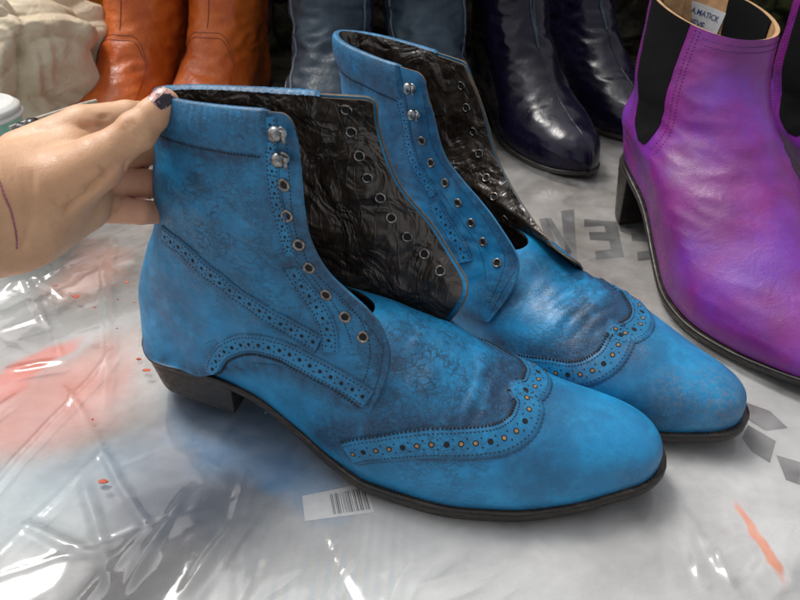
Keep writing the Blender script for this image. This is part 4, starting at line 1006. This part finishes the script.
def hand():
    def ch(fn, P, pts, k):
        d = None
        for (a, b) in zip(pts[:-1], pts[1:]):
            c = cap(P, D(*a[:3]), D(*b[:3]), a[3], b[3]); d = c if d is None else smin(d, c, k)
        return d
    fore = [(-190, 236, 21.5, 3.2), (-90, 228, 24, 2.9), (-30, 216, 26, 2.55), (14, 206, 27., 2.35)]
    thumb = [(62, 182, 27.3, 1.30), (104, 156, 27.3, .94), (137, 131, 27.4, .76), (152, 116, 27.5, .68), (165, 103, 27.6, .64)]
    index = [(30, 162, 28.4, 1.5), (84, 130, 29.2, 1.12), (128, 120, 30.4, .92), (160, 118, 32.0, .80), (190, 122, 33.4, .68)]
    mid = [(52, 172, 29.0, 1.3), (100, 158, 30.4, .85), (145, 152, 32.0, .70), (178, 150, 33.8, .64)]
    ring = [(50, 188, 29.2, 1.3), (98, 184, 30.4, .84), (146, 184, 32.0, .74), (186, 184, 34.0, .66)]
    pink = [(50, 203, 29.0, 1.2), (94, 207, 30.0, .78), (140, 212, 31.2, .62), (176, 213, 33.2, .56)]
    thc = D(84, 178, 26.9)
    def fn(P):
        d = ch(None, P, fore, .8)
        d = smin(d, cap(P, D(14, 206, 27.), D(70, 178, 28.6), 2.3, 1.6), 1.2)
        d = smin(d, cap(P, D(6, 205, 27.4), D(72, 152, 28.8), 2.1, 1.35), 1.0)
        d = smin(d, cap(P, D(14, 232, 27.4), D(84, 207, 29.2), 1.5, 1.15), 1.0)       # heel of the hand
        d = smin(d, cap(P, D(52, 190, 26.9), D(94, 166, 27.0), 1.45, 1.15), .7)        # ball of the thumb
        th = ch(None, P, thumb, .25)
        kn = ell(P, D(137, 131, 27.35), (.86, .86, .86)); th = smin(th, kn, .2)
        d = smin(d, th, .45)
        for f in (index, mid, ring, pink):
            fd = ch(None, P, f, .15); d = smin(d, fd, .05 if f is not index else .12)
        # creases: across the thumb joint and between thumb ball and palm
        for (a, b, r) in (((128, 118, 26.55), (145, 136, 26.55), .06), ((131, 114, 26.6), (147, 131, 26.6), .05), ((124, 122, 26.5), (141, 141, 26.5), .04),
                          ((118, 168, 26.9), (62, 224, 26.0), .10), ((22, 164, 24.8), (28, 246, 24.8), .06), ((102, 178, 26.0), (86, 203, 25.9), .05), ((92, 172, 25.7), (70, 208, 25.3), .04)):
            pass
        return d
    lo = np.array([-36, 10, 5.]); hi = np.array([-8, 38, 24.])
    V, Fc = surface_nets(fn, [-33, 16, 6], [-9, 35, 24], .12)
    # gentle flesh relief: tendons, folds at the joints
    V = np.array(V); cen = V.mean(0)
    g = np.zeros_like(V); e = .12
    for k in range(3):
        dv = np.zeros(3); dv[k] = e; g[:, k] = fn(V+dv)-fn(V-dv)
    g /= np.linalg.norm(g, axis=1)[:, None]+1e-9
    V = V-g*fn(V)[:, None]
    V_px = np.stack([400+F*(V-CAM)@RT/((V-CAM)@FW), 300-F*(V-CAM)@UP/((V-CAM)@FW)], -1); dep = (V-CAM)@FW
    def groove(a, b, wd, dp, dmax=99):
        nonlocal V
        a = np.array(D(*a)); b = np.array(D(*b)); ba = b-a; t = np.clip(((V-a)@ba)/(ba@ba), 0, 1)
        q = np.linalg.norm(V-(a+t[:, None]*ba), axis=1); k = np.exp(-(q/(wd*.85))**2)*np.sin(np.pi*np.clip(t*.96+.02, 0, 1))**.6
        V = V-g*(2.7*dp*k)[:, None]
    def onto(px, py):                       # depth of the skin under a sight line
        d = 20.
        for _ in range(60):
            s_ = float(fn(np.array([D(px, py, d)]))[0])
            if s_ < .01: break
            d += max(s_*.8, .01)
            if d > 40: return None
        return d
    def gl(px, wd, dp):
        for a, b in zip(px[:-1], px[1:]):
            da, db = onto(*a), onto(*b)
            if da and db: groove((*a, da), (*b, db), wd, dp)
    gl([(126, 121), (133, 131), (143, 140)], .10, .045); gl([(130, 118), (137, 128), (147, 136)], .09, .04); gl([(122, 126), (130, 136), (138, 145)], .09, .03)
    gl([(112, 168), (100, 180), (86, 196), (66, 212)], .18, .11)
    gl([(98, 166), (108, 170), (117, 168)], .12, .05)
    gl([(92, 182), (78, 193), (66, 198)], .12, .03); gl([(52, 198), (60, 206), (70, 204)], .12, .025); gl([(46, 184), (56, 196), (64, 200)], .12, .02)
    gl([(32, 170), (33, 196), (31, 222), (22, 248)], .16, .035); gl([(24, 168), (26, 196), (24, 224)], .14, .02)
    gl([(122, 196), (118, 206), (112, 212)], .12, .07); gl([(128, 160), (124, 172), (122, 184)], .12, .06)
    gl([(80, 127), (96, 126), (110, 124)], .16, .06); gl([(98, 118), (108, 116)], .14, .05)
    nl = D(163, 99, 26.93)
    t = NT('skin')
    c = t.mix(t.ramp(t.noise(.35, 4, .6), .35, .65), (.56, .31, .17), (.66, .39, .225))
    c = t.mix(t.m('MULTIPLY', t.ramp(t.noise(.8, 4, .6, w=4), .50, .75), .35), c, (.66, .33, .21))
    # palm side is pinker
    pk = t.attr('pink'); c = t.mix(t.m('MULTIPLY', pk, .6), c, (.68, .33, .22))
    wr = t.vor(5.5, 'DISTANCE_TO_EDGE', t.map((1, 1, 2.2), co=t.warp(.4, 1.2))); n = t.bump(t.ramp(wr, 0, .12), .25, .02); n = t.bump(t.noise(1.6, 4, .6, dist=.6), .3, .10, n); n = t.bump(t.noise(16, 3), .25, .012, n)
    skin = t.fin(c, t.ramp(t.noise(3, 3, w=6), .3, .7, .42, .56), n, Subsurface_Weight=.12, Subsurface_Scale=.004)
    t.b.inputs['Subsurface Radius'].default_value = (1., .35, .2)
    mb = MB(); base = np.array([-24., 24., 12.]); mb.add(V, Fc)
    def pinkf(VV):
        px = 400+F*(VV-CAM)@RT/((VV-CAM)@FW); py = 300-F*(VV-CAM)@UP/((VV-CAM)@FW)
        return np.clip((px-100)/25, 0, 1)*np.clip((py-150)/20, 0, 1)+np.exp(-((px-165)**2+(py-100)**2)/250)*.8
    o = mb.build('person', [skin], attrs={'pink': pinkf}); tag(o, 'forearm and hand from the left, thumb pinching the top of the blue boot', 'person')
    # thumbnail with chipped dark polish
    tip = np.array(D(165, 103, 27.6)); prv = np.array(D(137, 131, 27.4)); ax = tip-prv; ax /= np.linalg.norm(ax)
    vw = CAM-tip; vw /= np.linalg.norm(vw); nn = vw*.80-RT*.50+UP*.05; nn = nn-ax*(nn@ax); nn /= np.linalg.norm(nn); sd_ = np.cross(ax, nn)
    rows = []
    for a in np.linspace(-.42, .44, 14):
        row = []
        for b in np.linspace(-1, 1, 13):
            wd = .42*(1-.5*max(0, abs(a)/.52)**4); an = b*.85*wd/.42
            p = tip+ax*(a+.02)+nn*(.655-.02)*math.cos(an)+sd_*.66*math.sin(an)
            k = float(fn(np.array([p]))[0]); row.append(p-nn*(k-.03)); 
        rows.append(row)
    g_ = np.array(rows); tn = NT('chipped_polish')
    msk = t_m = tn.ramp(tn.noise(1.5, 4, .8, dist=.5, w=2), .47, .50)
    nail = tn.fin(tn.mix(msk, (.55, .30, .26), (.016, .009, .022)), .25, tn.bump(msk, .3, .01))
    mb = MB(); gn2 = normals(g_);
    if gn2[7, 6]@nn < 0: gn2 = -gn2
    mb.slab(g_, gn2, .05, 0); mb.build('thumbnail', [nail], o, recalc=True)
    P = []
    for px, py in [(-2, 178), (2, 188), (5, 197), (9, 205), (12, 213), (14, 222), (16, 231), (17, 240), (17, 250)]:
        d = onto(px, py)
        if d: P.append(np.array(D(px, py, d-.03)))
    P = smooth_path(P, .09, 1); mb = MB()
    for i in range(len(P)-1): mb.stitch(P[i], P[i+1]-P[i]+np.array([0, .03, -.03])*(-1)**i, (CAM-P[i])/np.linalg.norm(CAM-P[i]), .12, .06, .03)
    mb.build('thread_bracelet', [simple('purple_string', (.34, .09, .18), .7)], o)
hand()

# ------------------------------------------------------------ left background: cream bag, cup, cord
def crumpled(name, c, r, mat, seed, label, cat, folds=1., n=(150, 100), flatz=True, rot=0.):
    th = np.linspace(0, 2*np.pi, n[0], endpoint=False); ph = np.linspace(.001, np.pi-.001, n[1]); G = np.zeros((n[0], n[1], 3))
    R_ = np.random.default_rng(int(seed*10)); pl = R_.normal(size=(34, 3)); pl /= np.linalg.norm(pl, axis=1)[:, None]; ph_ = R_.uniform(.72, 1.08, 34)
    for i, a in enumerate(th):
        for j, b in enumerate(ph):
            u = np.array([math.cos(a)*math.sin(b), math.sin(a)*math.sin(b), math.cos(b)])
            u2 = np.sign(u)*np.abs(u)**.8; q = u+.25*np.array([nz(u, 1.3, seed), nz(u, 1.3, seed+5), nz(u, 1.3, seed+9)])
            d1 = noise.voronoi(Vector(q)*1.7+Vector((seed, 0, 0)))[0]; d2 = noise.voronoi(Vector(q)*4.2+Vector((0, seed, 0)))[0]
            q = q/np.linalg.norm(q); dd = pl@q; rr = np.where(dd > .15, ph_/np.maximum(dd, .15), 9); rr = np.sort(rr)[:3]
            k = -.05*math.log(math.exp(-rr[0]/.05)+math.exp(-rr[1]/.05)+1e-12)
            tw = lambda q_: 2*abs(q_-math.floor(q_+.5))
            s1 = tw(a*1.55+b*.9+1.5*nz(u, .9, seed+2)); s2 = tw(b*1.9-a*.8+1.8*nz(u, 1.1, seed+7)); s3 = tw(a*4.1-b*1.7+2.2*nz(u, 1.4, seed+4))
            g1 = .5+nz(u, 1.3, seed+11); g3 = max(0, .4+nz(u, 2., seed+13))
            k = k*(1+folds*(.15*(s1**.7-.5)*g1+.10*(s2**.7-.5)*(1.2-g1)+.045*(s3**.7-.5)*g3+.02*nz(u, 5, seed)))
            p = u2*np.array(r)*k
            if flatz: p[2] = max(p[2], -r[2]*.8)
            G[i, j] = p
    mb = MB(); mb.grid(G, 0, True, False); o = mb.build(name, [mat], recalc=True)
    o.location = tuple(np.array(c)*S); o.rotation_euler = (0, 0, rot); tag(o, label, cat); return o
def bag_mat():
    t = NT('cream_canvas'); c = t.mix(t.ramp(t.noise(.22, 4, .6), .35, .65), (.55, .44, .30), (.66, .56, .41))
    c = t.mix(t.m('MULTIPLY', t.ramp(t.noise(.35, 4, .7, w=6), .56, .66), .12), c, (.40, .31, .21))
    n = t.bump(t.noise(.35, 5, .5, dist=1.6), .6, .6); n = t.bump(t.noise(18, 2), .2, .02, n); return t.fin(c, .75, n)
M['bag'] = bag_mat()
crumpled('canvas_bag', (-49.0, 74, 8.2), (15.0, 12, 11.5), M['bag'], 3.3, 'crumpled cream canvas bag behind the mint cup', 'bag', 1.5, (300, 200))
crumpled('yellow_cloth', (-46, 96, 14), (7, 5, 15), simple('yellow_cloth', (.60, .38, .03), .8), 8., 'bright yellow cloth just showing above the cream bag', 'cloth', .8, (70, 50))
crumpled('dark_bag', (-31., 108, 8), (10, 6, 12), simple('dark_maroon', (.03, .014, .012), .6, .4), 5.1, 'dark maroon bag between the cream bag and the orange boots', 'bag', .8, (80, 60))
def cup():
    c = atz(-44, 300, 0); cx, cy = -35.4, 50.2
    root = empty('takeaway_cup', (cx, cy, 0)); tag(root, 'mint green paper cup with a white lid at the left edge', 'cup')
    mb = MB(); mb.lathe([(0, .0), (2.9, .0), (3.0, .1), (4.0, 10.45), (4.0, 10.5), (3.8, 10.5), (2.8, .3), (0, .3)], (0, 0, 0), (0, 0, 1), 0, 64)
    mb.build('cup_body', [simple('mint_paper', (.30, .62, .50), .5, .05)], root, recalc=True)
    mb = MB(); mb.lathe([(4.02, 10.2), (4.15, 10.2), (4.24, 10.3), (4.2, 10.45), (4.0, 10.5), (3.95, 10.6), (4.12, 10.7), (4.12, 10.95), (3.95, 11.05), (3.75, 11.25), (3.6, 11.3), (3.5, 10.9), (0, 10.85)], (0, 0, 0), (0, 0, 1), 0, 64)
    mb.build('lid', [simple('white_plastic', (.72, .72, .68), .35, .04)], root, recalc=True)
cup()
P = [D(10, 128, 47), D(30, 121, 48), D(52, 114, 49.5), D(74, 107, 51), D(96, 101, 53)]
mb = MB(); P = smooth_path(P, .3); mb.tube(P, .17, 0, 8); tag(mb.build('cord', [simple('cream_cord', (.50, .44, .36), .8)]), 'cream cord running from the cup towards the orange boots', 'cord')
mb = MB(); p = D(29, 131, 46.5); mb.lathe([(0, -.9), (.7, -.8), (.85, -.3), (.6, .0), (.85, .4), (.7, .9), (0, 1.)], p, (.9, .2, .3), 0, 20)
tag(mb.build('toggle', [simple('black_plastic', (.01, .01, .012), .25)], recalc=True), 'small shiny black toggle beside the mint cup', 'toggle')
# low stone wall closing the stall behind the row of boots
def wall_mat():
    t = NT('mossy_stone'); e = t.vor(.11, 'DISTANCE_TO_EDGE', t.warp(2.5, .25)); c = t.mix(t.ramp(t.noise(.3, 6, .7), .35, .7), (.012, .010, .008), (.055, .048, .034))
    c = t.mix(t.ramp(t.noise(.12, 5, .7, w=5), .54, .62), c, (.045, .050, .018)); c = t.mix(t.ramp(e, 0, .06, 1, 0), c, (.006, .005, .004))
    return t.fin(c, .9, t.bump(t.ramp(e, 0, .12), .8, 1.2, t.bump(t.noise(.6, 6, .7), .8, .5)), Specular_IOR_Level=.1)
g_ = np.array([[(x, 118+4*nz((x*.08, 0, z*.08), 1.)+1.5*nz((x*.3, 3, z*.3), 1.), z) for z in np.linspace(-1, 62, 50)] for x in np.linspace(-190, 190, 200)])
mb = MB(); mb.slab(g_, np.broadcast_to(np.array([0, -1., 0]), g_.shape), 12., 0); tag(mb.build('stone_wall', [wall_mat()], recalc=True), 'dark mossy stone wall behind all the boots', 'wall')
# scraps on the film
def flake(px, py, s, colr, label, cat='paint flake', grp='orange flakes on the film'):
    c = atz(px, py, .12); mb = MB(); R = random.Random(px*7+py); n = 7
    V = [c+np.array([math.cos(a)*s*R.uniform(.5, 1.2), math.sin(a)*s*.5*R.uniform(.4, 1.2), R.uniform(0, .08)]) for a in np.arange(n)*2*math.pi/n]
    V2 = [v+np.array([0, 0, .05]) for v in V]; mb.add(V+V2, [tuple(range(n))[::-1], tuple(range(n, 2*n))]+[(i, (i+1) % n, n+(i+1) % n, n+i) for i in range(n)])
    return tag(mb.build('paint_flake', [colr], None, smooth=False), label, cat, grp)
M['flake'] = simple('orange_flake', (.50, .07, .02), .6)
fl = 'small orange flake scattered on the clear film'
for px, py, s in [(76, 297, .35), (70, 293, .15), (56, 286, .3), (99, 287, .2), (127, 283, .2), (147, 371, .35), (139, 360, .2), (134, 303, .12), (95, 308, .12), (118, 300, .1), (117, 329, .1), (103, 482, .3), (93, 420, .12)]:
    flake(px, py, s, M['flake'], fl)
mb = MB()
for q in ([(268, 410), (278, 406), (292, 407), (303, 410), (292, 412)], [(265, 413), (273, 409), (286, 412), (296, 408)], [(270, 407), (280, 411), (290, 405)]):
    mb.tube(smooth_path([atz(a, b, .25) for a, b in q], .1, 1), .05, 0, 6)
o = mb.build('thread_scrap', [simple('teal_thread', (.06, .42, .36), .7)]); tag(o, 'tangle of teal thread next to the near boot heel', 'thread')
